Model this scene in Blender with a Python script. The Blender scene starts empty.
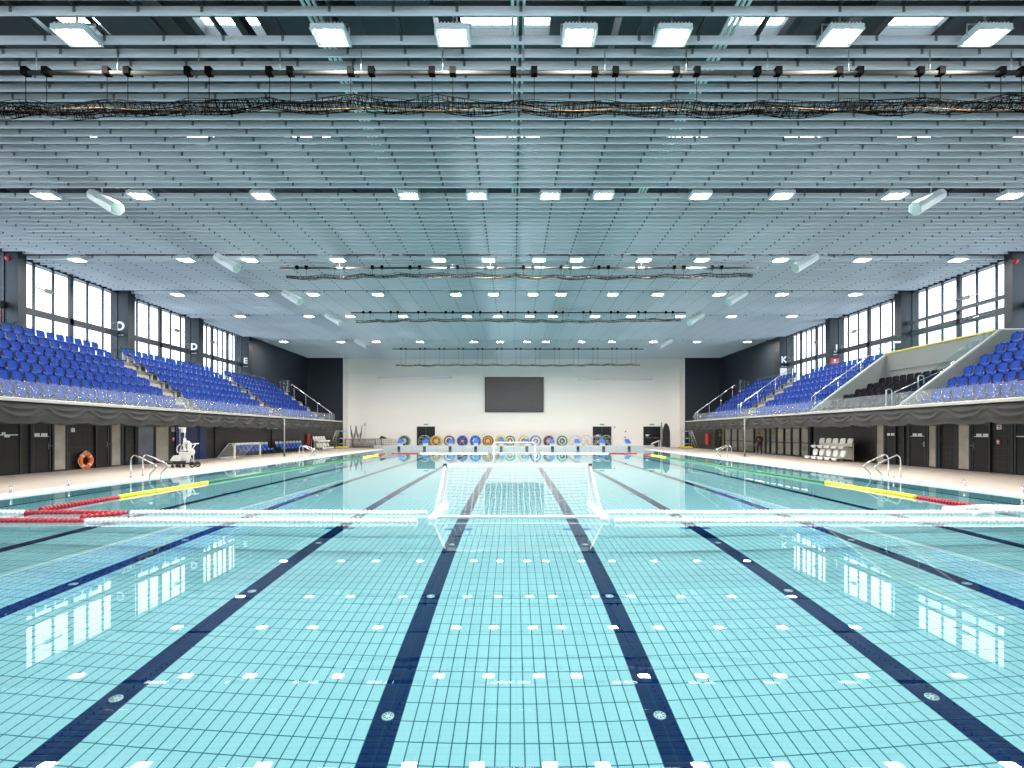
WORLD, LAMPW, EXPO = 9.0, 240.0, 0.10
import bpy, math, random
from mathutils import Vector, Matrix
random.seed(7)
S = bpy.context.scene
COL = S.collection
PI = math.pi
# ------------------------------------------------------------------ frame and camera
F, CX, CY = 522.0, 513.0, 433.0          # focal length in pixels, vanishing point of the hall's long axis
CAM = Vector((-0.10, 0.0, 1.60))         # metres; z = 0 is the water, y runs down the hall
def atY(px, py, y): return Vector((CAM.x + (px-CX)/F*y, y, CAM.z - (py-CY)/F*y))
def atZ(px, py, z): return atY(px, py, (CAM.z-z)*F/(py-CY))
def atX(px, py, x): return atY(px, py, (x-CAM.x)*F/(px-CX))
cd = bpy.data.cameras.new('camera'); cam = bpy.data.objects.new('camera', cd); COL.objects.link(cam)
cam.location = CAM; cam.rotation_euler = (PI/2, 0, 0)
cd.sensor_width = 36; cd.lens = 36*F/1024; cd.shift_x = -(CX-512)/1024; cd.shift_y = (CY-384)/1024
cd.clip_start = 0.05; cd.clip_end = 400
S.camera = cam
# ------------------------------------------------------------------ materials
def principled(name, col, rough=0.5, metal=0.0, spec=0.5, bump=0.0, bscale=40.0, mott=0.0, mscale=3.0, emis=None, estr=0.0):
    m = bpy.data.materials.new(name); m.use_nodes = True
    nt = m.node_tree; b = nt.nodes['Principled BSDF']
    b.inputs['Base Color'].default_value = (*col, 1); b.inputs['Roughness'].default_value = rough
    b.inputs['Metallic'].default_value = metal; b.inputs['Specular IOR Level'].default_value = spec
    if emis:
        b.inputs['Emission Color'].default_value = (*emis, 1); b.inputs['Emission Strength'].default_value = estr
    if mott or bump:
        tc = nt.nodes.new('ShaderNodeTexCoord')
    if mott:
        n = nt.nodes.new('ShaderNodeTexNoise'); n.inputs['Scale'].default_value = mscale; n.inputs['Detail'].default_value = 4
        nt.links.new(tc.outputs['Object'], n.inputs['Vector'])
        mx = nt.nodes.new('ShaderNodeMix'); mx.data_type = 'RGBA'
        mx.inputs[6].default_value = (*[c*(1-mott) for c in col], 1); mx.inputs[7].default_value = (*[min(1, c*(1+mott)) for c in col], 1)
        nt.links.new(n.outputs['Fac'], mx.inputs[0]); nt.links.new(mx.outputs[2], b.inputs['Base Color'])
    if bump:
        n2 = nt.nodes.new('ShaderNodeTexNoise'); n2.inputs['Scale'].default_value = bscale
        nt.links.new(tc.outputs['Object'], n2.inputs['Vector'])
        bp = nt.nodes.new('ShaderNodeBump'); bp.inputs['Strength'].default_value = bump; bp.inputs['Distance'].default_value = 0.01
        nt.links.new(n2.outputs['Fac'], bp.inputs['Height']); nt.links.new(bp.outputs['Normal'], b.inputs['Normal'])
    return m
def tiles(name, c1, c2, grout, w, h, mortar, rough=0.25, axes='xy', offset=0.0, bias=0.0, off=(0, 0), spec=0.5):
    """a grid of rectangular tiles laid in the plane named by axes (object space)"""
    m = principled(name, c1, rough, spec=spec); nt = m.node_tree; b = nt.nodes['Principled BSDF']
    tc = nt.nodes.new('ShaderNodeTexCoord'); sp = nt.nodes.new('ShaderNodeSeparateXYZ'); cb = nt.nodes.new('ShaderNodeCombineXYZ')
    nt.links.new(tc.outputs['Object'], sp.inputs[0])
    for i, a in enumerate(axes):
        ad = nt.nodes.new('ShaderNodeMath'); ad.operation = 'ADD'; ad.inputs[1].default_value = off[i]
        nt.links.new(sp.outputs['xyz'.index(a)], ad.inputs[0]); nt.links.new(ad.outputs[0], cb.inputs[i])
    br = nt.nodes.new('ShaderNodeTexBrick'); br.offset = offset; br.squash = 1.0
    nt.links.new(cb.outputs[0], br.inputs['Vector'])
    br.inputs['Color1'].default_value = (*c1, 1); br.inputs['Color2'].default_value = (*c2, 1); br.inputs['Mortar'].default_value = (*grout, 1)
    br.inputs['Scale'].default_value = 1.0; br.inputs['Mortar Size'].default_value = mortar; br.inputs['Mortar Smooth'].default_value = 0.1
    br.inputs['Bias'].default_value = bias; br.inputs['Brick Width'].default_value = w; br.inputs['Row Height'].default_value = h
    nt.links.new(br.outputs['Color'], b.inputs['Base Color'])
    return m
def thin_glass(name, tint=(0.93, 0.97, 0.97), refl=1.0, haze=0.0):
    m = bpy.data.materials.new(name); m.use_nodes = True; nt = m.node_tree
    nt.nodes.remove(nt.nodes['Principled BSDF']); out = nt.nodes['Material Output']
    t = nt.nodes.new('ShaderNodeBsdfTransparent'); t.inputs[0].default_value = (*tint, 1)
    g = nt.nodes.new('ShaderNodeBsdfGlossy'); g.inputs['Roughness'].default_value = 0.0
    fr = nt.nodes.new('ShaderNodeFresnel'); ge = nt.nodes.new('ShaderNodeNewGeometry')
    mr = nt.nodes.new('ShaderNodeMapRange'); mr.inputs['To Min'].default_value = 1.45; mr.inputs['To Max'].default_value = 1/1.45   # the same reflection on both faces of the pane
    nt.links.new(ge.outputs['Backfacing'], mr.inputs['Value']); nt.links.new(mr.outputs[0], fr.inputs[0])
    mu = nt.nodes.new('ShaderNodeMath'); mu.operation = 'MULTIPLY'; mu.inputs[1].default_value = refl; mu.use_clamp = True
    mx = nt.nodes.new('ShaderNodeMixShader')
    nt.links.new(fr.outputs[0], mu.inputs[0]); nt.links.new(mu.outputs[0], mx.inputs[0])
    nt.links.new(t.outputs[0], mx.inputs[1]); nt.links.new(g.outputs[0], mx.inputs[2]); nt.links.new(mx.outputs[0], out.inputs['Surface'])
    if haze:      # white diffuse mixed evenly into the glass
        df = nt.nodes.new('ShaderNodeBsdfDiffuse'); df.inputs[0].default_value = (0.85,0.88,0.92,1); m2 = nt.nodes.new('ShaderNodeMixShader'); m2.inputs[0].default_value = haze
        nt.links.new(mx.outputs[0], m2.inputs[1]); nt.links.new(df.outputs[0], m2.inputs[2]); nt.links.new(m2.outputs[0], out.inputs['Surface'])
    return m
def emitter(name, col, st):
    m = bpy.data.materials.new(name); m.use_nodes = True; nt = m.node_tree
    nt.nodes.remove(nt.nodes['Principled BSDF'])
    e = nt.nodes.new('ShaderNodeEmission'); e.inputs[0].default_value = (*col, 1); e.inputs[1].default_value = st
    nt.links.new(e.outputs[0], nt.nodes['Material Output'].inputs['Surface'])
    m.cycles.emission_sampling = 'NONE'
    return m
def water_mat():
    m = bpy.data.materials.new('pool_water'); m.use_nodes = True; nt = m.node_tree
    nt.nodes.remove(nt.nodes['Principled BSDF'])
    g = nt.nodes.new('ShaderNodeBsdfGlass'); g.inputs['IOR'].default_value = 1.333; g.inputs['Roughness'].default_value = 0.0
    nt.links.new(g.outputs[0], nt.nodes['Material Output'].inputs['Surface'])
    return m
# ------------------------------------------------------------------ mesh building
class MB:
    """collects solids; build() links them as one mesh object"""
    def __init__(s): s.v, s.f, s.m, s.s = [], [], [], []
    def add(s, vs, fs, mi=0, smooth=False, M=None):
        b = len(s.v)
        s.v += [tuple(M @ Vector(p)) if M is not None else tuple(p) for p in vs]
        for f in fs: s.f.append([i+b for i in f]); s.m.append(mi); s.s.append(smooth)
        return s
    def box(s, x0, x1, y0, y1, z0, z1, mi=0, M=None):
        vs = [(x0,y0,z0),(x1,y0,z0),(x1,y1,z0),(x0,y1,z0),(x0,y0,z1),(x1,y0,z1),(x1,y1,z1),(x0,y1,z1)]
        return s.add(vs, [(0,3,2,1),(4,5,6,7),(0,1,5,4),(1,2,6,5),(2,3,7,6),(3,0,4,7)], mi, False, M)
    def cbox(s, c, d, mi=0, M=None):
        return s.box(c[0]-d[0]/2, c[0]+d[0]/2, c[1]-d[1]/2, c[1]+d[1]/2, c[2]-d[2]/2, c[2]+d[2]/2, mi, M)
    def rbox(s, x0, x1, y0, y1, z0, z1, r=0.02, mi=0, M=None):
        """box with chamfered edges (rounded outline in plan, chamfered top and bottom)"""
        r = min(r, (x1-x0)/2.01, (y1-y0)/2.01, (z1-z0)/2.01)
        def ring(i, z): 
            o = []
            for cx, cy, a0 in ((x1-r, y1-r, 0), (x0+r, y1-r, 90), (x0+r, y0+r, 180), (x1-r, y0+r, 270)):
                for a in (0, 45, 90):
                    t = math.radians(a0+a); o.append((cx+(r-i)*math.cos(t), cy+(r-i)*math.sin(t), z))
            return o
        rings = [ring(r*0.6, z0), ring(0, z0+r*0.6), ring(0, z1-r*0.6), ring(r*0.6, z1)]
        vs = [p for q in rings for p in q]; n = 12; fs = []
        for k in range(3):
            for i in range(n): fs.append((k*n+i, k*n+(i+1) % n, (k+1)*n+(i+1) % n, (k+1)*n+i))
        fs += [tuple(range(n-1, -1, -1)), tuple(range(3*n, 4*n))]
        return s.add(vs, fs, mi, False, M)
    def prism(s, poly, axis, a, b, mi=0, M=None):
        """poly: 2-D outline; axis 'x','y','z' is the extrusion direction"""
        def mk(p, t): return {'x': (t, p[0], p[1]), 'y': (p[0], t, p[1]), 'z': (p[0], p[1], t)}[axis]
        n = len(poly); vs = [mk(p, a) for p in poly]+[mk(p, b) for p in poly]
        fs = [tuple(range(n)), tuple(range(2*n-1, n-1, -1))]+[(i, i+n, (i+1) % n+n, (i+1) % n) for i in range(n)]
        return s.add(vs, fs, mi, False, M)
    def tube(s, path, r, n=8, mi=0, closed=False, smooth=True, M=None, caps=True):
        P = [Vector(p) for p in path]; N = len(P); rs = r if isinstance(r, (list, tuple)) else [r]*N
        T = []
        for i in range(N):
            a = P[(i-1) % N] if (closed or i > 0) else P[i]; b = P[(i+1) % N] if (closed or i < N-1) else P[i]
            t = (b-a); T.append(t.normalized() if t.length > 1e-9 else Vector((0, 0, 1)))
        u = T[0].orthogonal().normalized(); vs = []
        for i in range(N):
            if i: 
                u = u - T[i]*u.dot(T[i]); u = u.normalized() if u.length > 1e-6 else T[i].orthogonal().normalized()
            w = T[i].cross(u)
            for k in range(n):
                a = 2*PI*k/n; vs.append(P[i]+(u*math.cos(a)+w*math.sin(a))*rs[i])
        fs = []
        for i in range(N if closed else N-1):
            j = (i+1) % N
            for k in range(n): fs.append((i*n+k, i*n+(k+1) % n, j*n+(k+1) % n, j*n+k))
        s.add(vs, fs, mi, smooth, M)
        if not closed and caps:
            b = len(s.v)-len(vs); s.f += [[b+k for k in range(n-1, -1, -1)], [b+(N-1)*n+k for k in range(n)]]; s.m += [mi, mi]; s.s += [False, False]
        return s
    def cyl(s, p0, p1, r0, r1=None, n=16, mi=0, M=None): return s.tube([p0, p1], [r0, r0 if r1 is None else r1], n, mi, M=M)
    def lathe(s, prof, n=24, mi=0, M=None, smooth=True):
        """prof: (radius, z) pairs round the z axis"""
        vs = [(r*math.cos(2*PI*k/n), r*math.sin(2*PI*k/n), z) for r, z in prof for k in range(n)]; fs = []
        for i in range(len(prof)-1):
            for k in range(n): fs.append((i*n+k, i*n+(k+1) % n, (i+1)*n+(k+1) % n, (i+1)*n+k))
        fs += [tuple(range(n-1, -1, -1)), tuple((len(prof)-1)*n+k for k in range(n))]
        return s.add(vs, fs, mi, smooth, M)
    def torus(s, R, r, n=32, k=10, mi=0, M=None):
        return s.tube([(R*math.cos(2*PI*i/n), R*math.sin(2*PI*i/n), 0) for i in range(n)], r, k, mi, closed=True, M=M)
    def build(s, name, mats, parent=None, loc=None):
        me = bpy.data.meshes.new(name); me.from_pydata([tuple(p) for p in s.v], [], s.f)
        for m in (mats if isinstance(mats, (list, tuple)) else [mats]): me.materials.append(m)
        me.polygons.foreach_set('material_index', s.m); me.polygons.foreach_set('use_smooth', s.s); me.update()
        o = bpy.data.objects.new(name, me); COL.objects.link(o)
        if parent: o.parent = parent
        if loc: o.location = loc
        return o
def tag(o, label=None, cat=None, group=None, kind=None):
    if label: o['label'] = label
    if cat: o['category'] = cat
    if group: o['group'] = group
    if kind: o['kind'] = kind
    return o
def thing(name, loc, label, cat, group=None, rz=0.0):
    o = bpy.data.objects.new(name, None); COL.objects.link(o); o.location = loc; o.rotation_euler = (0, 0, rz); o.empty_display_size = 0.2
    return tag(o, label, cat, group)
def struct(mb, name, mats, parent=None):
    o = mb.build(name, mats, parent)
    if not parent: o['kind'] = 'structure'
    return o
KIDS = {}
def copy_tree(o, loc, rz=None, label=None, group=None):
    """a copy of a thing with copies of its parts and sub-parts; mesh data is shared"""
    def cp(a, par):
        c = a.copy(); COL.objects.link(c)
        if par: c.parent = par; c.matrix_parent_inverse = a.matrix_parent_inverse.copy()
        for ch in KIDS.setdefault(a.name, list(a.children)): cp(ch, c)
        return c
    r = cp(o, None); r.location = loc
    if rz is not None: r.rotation_euler = (0, 0, rz)
    if label: r['label'] = label
    if group: r['group'] = group
    return r
ORD = ['', 'first', 'second', 'third', 'fourth', 'fifth', 'sixth', 'seventh', 'eighth', 'ninth', 'tenth', 'eleventh', 'twelfth', 'thirteenth', 'fourteenth', 'fifteenth', 'sixteenth', 'seventeenth', 'eighteenth', 'nineteenth', 'twentieth', 'twenty-first', 'twenty-second', 'twenty-third', 'twenty-fourth']
# ------------------------------------------------------------------ palette
M = {}
M['deck'] = tiles('deck_tile', (0.42,0.365,0.315), (0.41,0.355,0.305), (0.37,0.315,0.27), 0.30, 0.30, 0.004, 0.55)
M['white'] = principled('white_paint', (0.86,0.86,0.84), 0.45)
M['gutter'] = principled('white_gutter', (0.88,0.87,0.84), 0.4, bump=0.1)
M['farwall'] = principled('warm_white_plaster', (0.93,0.885,0.82), 0.7, mott=0.02, mscale=0.6)
M['dark'] = principled('charcoal_wall', (0.010,0.017,0.027), 0.6, mott=0.08, mscale=0.8)
M['pier'] = principled('charcoal_pier', (0.008,0.013,0.020), 0.5)
M['frame'] = principled('charcoal_window_frame', (0.020,0.026,0.036), 0.45)
M['black'] = principled('black_paint', (0.012,0.012,0.013), 0.4)
M['doorblk'] = principled('black_door', (0.010,0.010,0.011), 0.45, spec=0.3)
M['steel'] = principled('stainless_steel', (0.75,0.76,0.77), 0.18, 1.0)
M['galv'] = principled('galvanised_steel', (0.55,0.57,0.58), 0.4, 0.9)
M['concrete'] = principled('pale_concrete', (0.13,0.125,0.115), 0.8, mott=0.10, mscale=2.0)
M['ledge'] = principled('pale_ledge', (0.34,0.32,0.29), 0.6, mott=0.12, mscale=3)
M['slat'] = principled('pale_grey_slat', (0.68,0.72,0.755), 0.35, 0.0, 0.5)
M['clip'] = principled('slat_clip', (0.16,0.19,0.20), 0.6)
M['roofdk'] = principled('roof_deck', (0.06,0.075,0.085), 0.6)
M['duct'] = principled('duct_grey', (0.045,0.06,0.065), 0.5, 0.4)
M['truss'] = principled('dark_steelwork', (0.020,0.026,0.030), 0.5)
TC1, TC2, GR = (0.30,0.68,0.745), (0.285,0.66,0.73), (0.012,0.15,0.19)
M['pooltile'] = tiles('pool_floor_tile', TC1, TC2, GR, 0.125, 0.25, 0.006, 0.5, spec=0.0)
M['poolwall'] = tiles('pool_wall_tile', TC1, TC2, GR, 0.25, 0.125, 0.0035, 0.5, axes='yz', spec=0.0)
M['poolend'] = tiles('pool_end_tile', TC1, TC2, GR, 0.25, 0.125, 0.0035, 0.5, axes='xz', spec=0.0)
M['lane'] = tiles('navy_lane_tile', (0.004,0.022,0.085), (0.005,0.025,0.092), (0.02,0.09,0.16), 0.125, 0.25, 0.003, 0.5, spec=0.0)
M['navy'] = principled('navy_tile', (0.006,0.026,0.09), 0.5, spec=0)
M['midblue'] = principled('mid_blue_tile', (0.02,0.16,0.42), 0.5, spec=0)
M['tilewall'] = tiles('black_brown_wall_tile', (0.010,0.0085,0.007), (0.012,0.010,0.0085), (0.040,0.035,0.030), 0.22, 0.25, 0.006, 0.35, axes='yz', spec=0.3)
M['glass'] = thin_glass('clear_glass'); M['winglass'] = thin_glass('solar_glass', (0.62,0.65,0.68), 1.0)
M['balglass'] = thin_glass('balustrade_glass', (0.86,0.93,0.92), 1.0)
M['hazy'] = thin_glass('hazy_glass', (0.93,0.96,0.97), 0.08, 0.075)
M['water'] = water_mat()
M['lamp'] = emitter('lamp_diffuser', (1.0,0.93,0.82), 60.0)
M['lamphouse'] = principled('lamp_housing', (0.72,0.78,0.78), 0.4, 0.2)

PX, PY0, PY1, DEP, DECK = 12.75, 0.9, 51.0, 2.15, 0.06
WX, SX, WINX, PIERX = 18.5, 15.4, 22.6, 22.0       # wall under the stand, stand edge, window plane, pier face
YB, YE, YF = -6.0, 55.6, 57.0                       # back wall, dark end walls, white far wall
ZC, ZR = 9.6, 12.6                                  # underside of the slats, roof
# ------------------------------------------------------------------ pool
mb = MB()
edges = [-PX]
for k in range(10):
    c = -11.25+2.5*k; edges += [c-0.125, c+0.125]
edges.append(PX)
for i in range(len(edges)-1):
    mb.add([(edges[i],PY0,-DEP),(edges[i+1],PY0,-DEP),(edges[i+1],PY1,-DEP),(edges[i],PY1,-DEP)], [(0,1,2,3)], 1 if i % 2 else 0)
for k in range(10):
    c = -11.25+2.5*k
    for y in (11.0, 16.0, 21.0, 26.0, 31.0, 36.0, 41.0, 46.0):
        for sg in (-1, 1): mb.box(min(c+sg*0.125, c+sg*0.30), max(c+sg*0.125, c+sg*0.30), y-0.09, y+0.09, -DEP-0.01, -DEP+0.003, 2)
pf = struct(mb, 'pool_floor', [M['pooltile'], M['lane'], M['midblue']])
inl = MB()
inl.lathe([(0.057,0),(0.057,0.006),(0.052,0.010),(0.02,0.010)], 20)
for a in range(8): 
    t = a*PI/4; inl.add([(0.022*math.cos(t-.2),0.022*math.sin(t-.2),0.0115),(0.046*math.cos(t-.14),0.046*math.sin(t-.14),0.0115),(0.046*math.cos(t+.14),0.046*math.sin(t+.14),0.0115),(0.022*math.cos(t+.2),0.022*math.sin(t+.2),0.0115)], [(0,1,2,3)], 1)
M['inlet'] = principled('pale_inlet_cover', (0.42,0.66,0.66), 0.3, 0.3)
fi = inl.build('floor_inlet', [M['inlet'], M['lane']], pf, (-1.25,4.8,-DEP))
for k in range(2, 8):
    for j in range(6):
        if k == 4 and j == 0: continue
        c = fi.copy(); COL.objects.link(c); c.parent = pf; c.location = (-11.25+2.5*k, 4.8+2.5*j, -DEP)
mb = MB()
for sg, nm in ((-1, 'left'), (1, 'right')):
    mb = MB(); x0, x1 = sorted((sg*PX, sg*(PX+0.3)))
    mb.box(x0, x1, PY0-0.3, PY1+0.3, -DEP-0.3, 0.0, 0)
    mb.box(min(sg*(PX-0.004), sg*PX), max(sg*(PX-0.004), sg*PX), PY0, PY1, -DEP, -DEP+0.14, 1)
    struct(mb, 'pool_wall_'+nm, [M['poolwall'], M['navy']])
mb = MB(); mb.box(-PX, PX, PY0-0.3, PY0, -DEP-0.3, 0.0); struct(mb, 'pool_wall_near', M['poolend'])
mb = MB(); mb.box(-PX, PX, PY1, PY1+0.3, -DEP-0.3, 0.0); struct(mb, 'pool_wall_far', M['poolend'])
mb = MB(); mb.add([(-PX-.05,PY0-.05,0),(PX+.05,PY0-.05,0),(PX+.05,PY1+.05,0),(-PX-.05,PY1+.05,0)], [(0,1,2,3)], 0, True)
water = struct(mb, 'water_surface', M['water'])
# ------------------------------------------------------------------ deck with its white overflow edge
mb = MB()
mb.box(-WX, -PX-0.28, YB, YF, -0.3, DECK); mb.box(PX+0.28, WX, YB, YF, -0.3, DECK)
mb.box(-PX-0.28, PX+0.28, YB, PY0-0.28, -0.3, DECK); mb.box(-PX-0.28, PX+0.28, PY1+0.28, YF, -0.3, DECK)
struct(mb, 'floor', M['deck'])
mb = MB()
for sg in (-1, 1):
    x0, x1 = sorted((sg*PX, sg*(PX+0.28))); mb.box(x0, x1, PY0-0.28, PY1+0.28, -0.28, DECK+0.004)
mb.box(-PX, PX, PY0-0.28, PY0, -0.28, DECK+0.004)
struct(mb, 'trim_1', M['gutter'])
# ------------------------------------------------------------------ walls
mb = MB(); mb.box(-18.2, 18.2, YF, YF+0.3, DECK-0.3, ZR); struct(mb, 'wall_far', M['farwall'])
mb = MB(); mb.box(-WX-5, WX+5, YB-0.3, YB, DECK-0.3, 3.6); mb.box(-WX-5, WX+5, YB-0.3, YB, 9.4, ZR); mb.box(-WX-5, -20, YB-0.3, YB, 3.6, 9.4); mb.box(20, WX+5, YB-0.3, YB, 3.6, 9.4); struct(mb, 'wall_near', M['farwall'])
mb = MB(); g = MB(); wn = 1          # unseen window wall, added to light the slats from behind the camera
for i in range(21): mb.box(-20+2*i-.06, -20+2*i+.06, YB-.2, YB-.08, 3.6, 9.4)
for z in (3.66, 6.5, 9.34): mb.box(-20, 20, YB-.2, YB-.08, z-.06, z+.06)
g.box(-20, 20, YB-.15, YB-.14, 3.6, 9.4); w = struct(mb, 'window_1', M['frame']); g.build('pane', M['winglass'], w)
for sg, nm in ((-1, 'left'), (1, 'right')):
    x0, x1 = sorted((sg*18.2, sg*23.6)); mb = MB(); mb.box(x0, x1, YE, YF+0.3, DECK-0.3, ZR)
    mb.box(*sorted((sg*PIERX, sg*23.6)), 44.0, YE, 5.0, ZR)
    struct(mb, 'wall_end_'+nm, M['dark'])
    mb = MB(); mb.box(*sorted((sg*18.12, sg*18.2)), YE-0.02, YF, DECK, ZC); struct(mb, 'trim_end_'+nm, M['farwall'])
    mb = MB(); 
    g0, g1 = (32.9, 47.3) if sg > 0 else (0, 0)      # opening for the glass front on one side
    for a, b in ([(YB, YE)] if sg < 0 else [(YB, g0), (g1, YE)]): mb.box(*sorted((sg*WX, sg*(WX+0.3))), a, b, DECK-0.3, 2.35)
    struct(mb, 'wall_'+nm, M['tilewall'])
    mb = MB(); mb.box(*sorted((sg*(WINX-0.1), sg*23.6)), YB, YE, 9.75, ZR); mb.box(*sorted((sg*WINX, sg*23.6)), YB, YE, 2.3, 5.2)
    mb.box(*sorted((sg*WINX, sg*23.6)), YB, 11.7, 5.2, 9.75)
    struct(mb, 'wall_upper_'+nm, M['dark'])
# ------------------------------------------------------------------ windows between the piers
PIERS = [(11.7,12.2),(17.7,18.2),(23.1,23.5),(29.7,30.25),(36.4,36.95),(43.3,44.0)]
for sg, nm in ((-1, 'left'), (1, 'right')):
    for i, (a, b) in enumerate(PIERS):
        mb = MB(); x0, x1 = sorted((sg*PIERX, sg*(WINX+0.4))); mb.box(x0, x1, a, b, 5.0, 9.75); struct(mb, 'pillar_%s_%d' % (nm, i+1), M['pier'])
    for i in range(len(PIERS)-1):
        y0, y1 = PIERS[i][1], PIERS[i+1][0]; wn += 1; mb = MB()
        xa, xb = sorted((sg*WINX, sg*(WINX+0.07))); xc, xd = sorted((sg*(WINX-0.03), sg*(WINX+0.10)))
        n = 6 if i < 4 else 9; st = (y1-y0)/n
        for j in range(n+1):
            y = y0+st*j; hw = 0.11 if (j == 3 and i < 4) or (i == 4 and j in (3, 6)) else (0.05 if 0 < j < n else 0.04)
            mb.box(xc if hw > .1 else xa, xd if hw > .1 else xb, y-hw, y+hw, 5.2, 9.75)
        mb.box(xc, xd, y0, y1, 7.10, 7.42); mb.box(xa, xb, y0, y1, 5.2, 5.32); mb.box(xa, xb, y0, y1, 9.55, 9.75)
        if sg > 0 and i == 2: mb.box(*sorted((sg*(WINX-0.3), sg*(WINX-0.12))), y0, y1, 7.75, 7.92)
        w = struct(mb, 'window_%d' % wn, M['frame'])
        g = MB(); g.box(*sorted((sg*(WINX+0.03), sg*(WINX+0.04))), y0, y1, 5.25, 9.7)
        g.build('pane', M['winglass'], w)
# ------------------------------------------------------------------ slatted ceiling, one panel per bay
ROWS = [3.71, 10.37, 17.40, 23.75, 29.70, 35.40, 45.10]
PITCH = 0.37
mbs = []; yy = 10.37-PITCH*41; bands = [[] for _ in range(len(ROWS)+1)]
while yy < YF-0.1:
    k = sum(1 for r in ROWS if yy > r)
    if not any(abs(yy-r) < PITCH*0.55 for r in ROWS) and yy > YB+0.1: bands[k].append(yy)
    yy += PITCH
for k, ys in enumerate(bands):
    mb = MB()
    for y in ys:
        xl = 22.55 if y < YE else 18.1
        mb.box(-xl, xl, y-0.018, y+0.018, ZC, ZC+0.165)
        for i in range(-18, 19):
            x = i*1.22+0.05
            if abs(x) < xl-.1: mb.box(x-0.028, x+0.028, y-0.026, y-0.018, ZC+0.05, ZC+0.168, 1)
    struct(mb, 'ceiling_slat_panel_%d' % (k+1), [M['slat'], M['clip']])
mb = MB()
for i in range(-18, 19):
    x = i*1.22+0.05
    mb.box(x-0.035, x+0.035, YB, YF, ZC+0.168, ZC+0.25)
struct(mb, 'ceiling_runner', M['truss'])
# ------------------------------------------------------------------ roof above the slats: deck, trusses, ducts, skylights added for daylight on the slats
mb = MB(); sky = []
for r in (7.0, 13.9, 19.6, 22.4, 27.2, 30.0, 32.0, 37.0, 41.0, 45.0, 49.0, 53.0): sky.append((r-0.55, r+0.55))
ys = [YB-0.3]+[v for p in sky for v in p]+[YF+0.3]
for i in range(0, len(ys), 2): mb.box(-23.6, 23.6, ys[i], ys[i+1], ZR, ZR+0.3)
SKX = [(-21.5,-19.8),(-17.2,-15.5),(-12.9,-11.2),(-8.6,-6.9),(-1.6,0.9),(5.6,7.3),(9.9,11.6),(14.2,15.9),(18.5,20.2)]
xs = [-23.6]+[v for p in SKX for v in p]+[23.6]
for a, b in sky:
    for i in range(0, len(xs), 2): mb.box(xs[i], xs[i+1], a, b, ZR, ZR+0.3)
struct(mb, 'ceiling', M['roofdk'])
for a, b in sky:
    mb = MB()
    for x0, x1 in SKX: mb.box(x0, x1, a, b, ZR+0.2, ZR+0.21)
    wn += 1; struct(mb, 'window_%d' % wn, M['glass'])
mb = MB()
for r in ROWS:
    y = r+0.5
    mb.box(-22.6, 22.6, y-0.12, y+0.12, 10.35, 10.6); mb.box(-22.6, 22.6, y-0.12, y+0.12, 12.2, 12.45)
    for i in range(-11, 12):
        mb.tube([(i*2.0-1.0,y,10.55),(i*2.0,y,12.25)], 0.05, 5); mb.tube([(i*2.0,y,12.25),(i*2.0+1.0,y,10.55)], 0.05, 5)
struct(mb, 'beam_cross', M['truss'])
mb = MB()
for x in (-19.5, -15.2, -10.8, -6.4, 6.4, 10.8, 15.2, 19.5): mb.box(x-0.09, x+0.09, YB, YF, 11.0, 11.25)
struct(mb, 'beam_long', M['truss'])
mb = MB()
for x in (-2.5, 2.9): mb.box(x-0.75, x+0.75, YB, YF, ZC+0.55, ZC+1.15)
for x in (-13.4, 13.4, -7.6, 7.6): mb.box(x-0.3, x+0.3, YB, YF, ZC+0.75, ZC+1.1)
struct(mb, 'ceiling_duct', M['duct'])
mb = MB()
for x in (-4.05, 4.35, 0.0):
    for d in (-0.11, 0.0, 0.11): mb.box(x+d-0.03, x+d+0.03, YB, YF, ZC+0.29, ZC+0.33)
struct(mb, 'ceiling_cable_tray', M['lamphouse'])
# ------------------------------------------------------------------ world
w = bpy.data.worlds.new('sky'); S.world = w; w.use_nodes = True
bg = w.node_tree.nodes['Background']; bg.inputs[0].default_value = (0.86,0.93,1.0,1); bg.inputs[1].default_value = WORLD
# ------------------------------------------------------------------ lamps hung in the open rows of the ceiling
LROW = [(37, [77,331,453,579,672,840,985]), (196, [46,141,263,409,477,550,603,700,782,895,1011]),
        (260, [77,186,250,338,439,488.5,539,576.5,644,701.5,780.5,862.5,958]),
        (294.5, [177,261.5,313,378,456,493.5,533,561,613,658,719,782,855.5]),
        (316.5, [240,309,350,403,467,498,529.5,553,595,631,680.5,731.5,792]),
        (341.8, [283.5,341,376,420,474,500,527,546,581.5,612,653.5,697,747.5])]
ld = bpy.data.lights.new('lamp_glow', 'AREA'); ld.shape = 'RECTANGLE'; ld.size = 0.44; ld.size_y = 0.34; ld.energy = LAMPW; ld.color = (1.0,0.955,0.90); ld.spread = 3.0
ld.cycles.is_caustics_light = True
def lamp_meshes():
    h = MB(); h.rbox(-0.34,0.34,-0.25,0.25,0.0,0.10,0.03); 
    for i in range(9): h.box(-0.28+0.07*i-0.012, -0.28+0.07*i+0.012, -0.2, 0.2, 0.10, 0.15)
    h.box(-0.34,0.34,-0.25,-0.22,-0.02,0.0); h.box(-0.34,0.34,0.22,0.25,-0.02,0.0); h.box(-0.34,-0.31,-0.22,0.22,-0.02,0.0); h.box(0.31,0.34,-0.22,0.22,-0.02,0.0)
    d = MB(); d.box(-0.25,0.25,-0.19,0.19,-0.008,-0.001)
    b = MB(); b.tube([(-0.36,0,0.05),(-0.36,0,0.25),(0.36,0,0.25),(0.36,0,0.05)], 0.018, 6); b.cyl((0,0,0.25),(0,0,0.55),0.02,n=8)
    return h, d, b
lamp0 = None
ROWN = ['row nearest the camera', 'second row from the camera', 'third row from the camera', 'third row from far wall', 'second row from far wall', 'row nearest the far wall']
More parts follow.
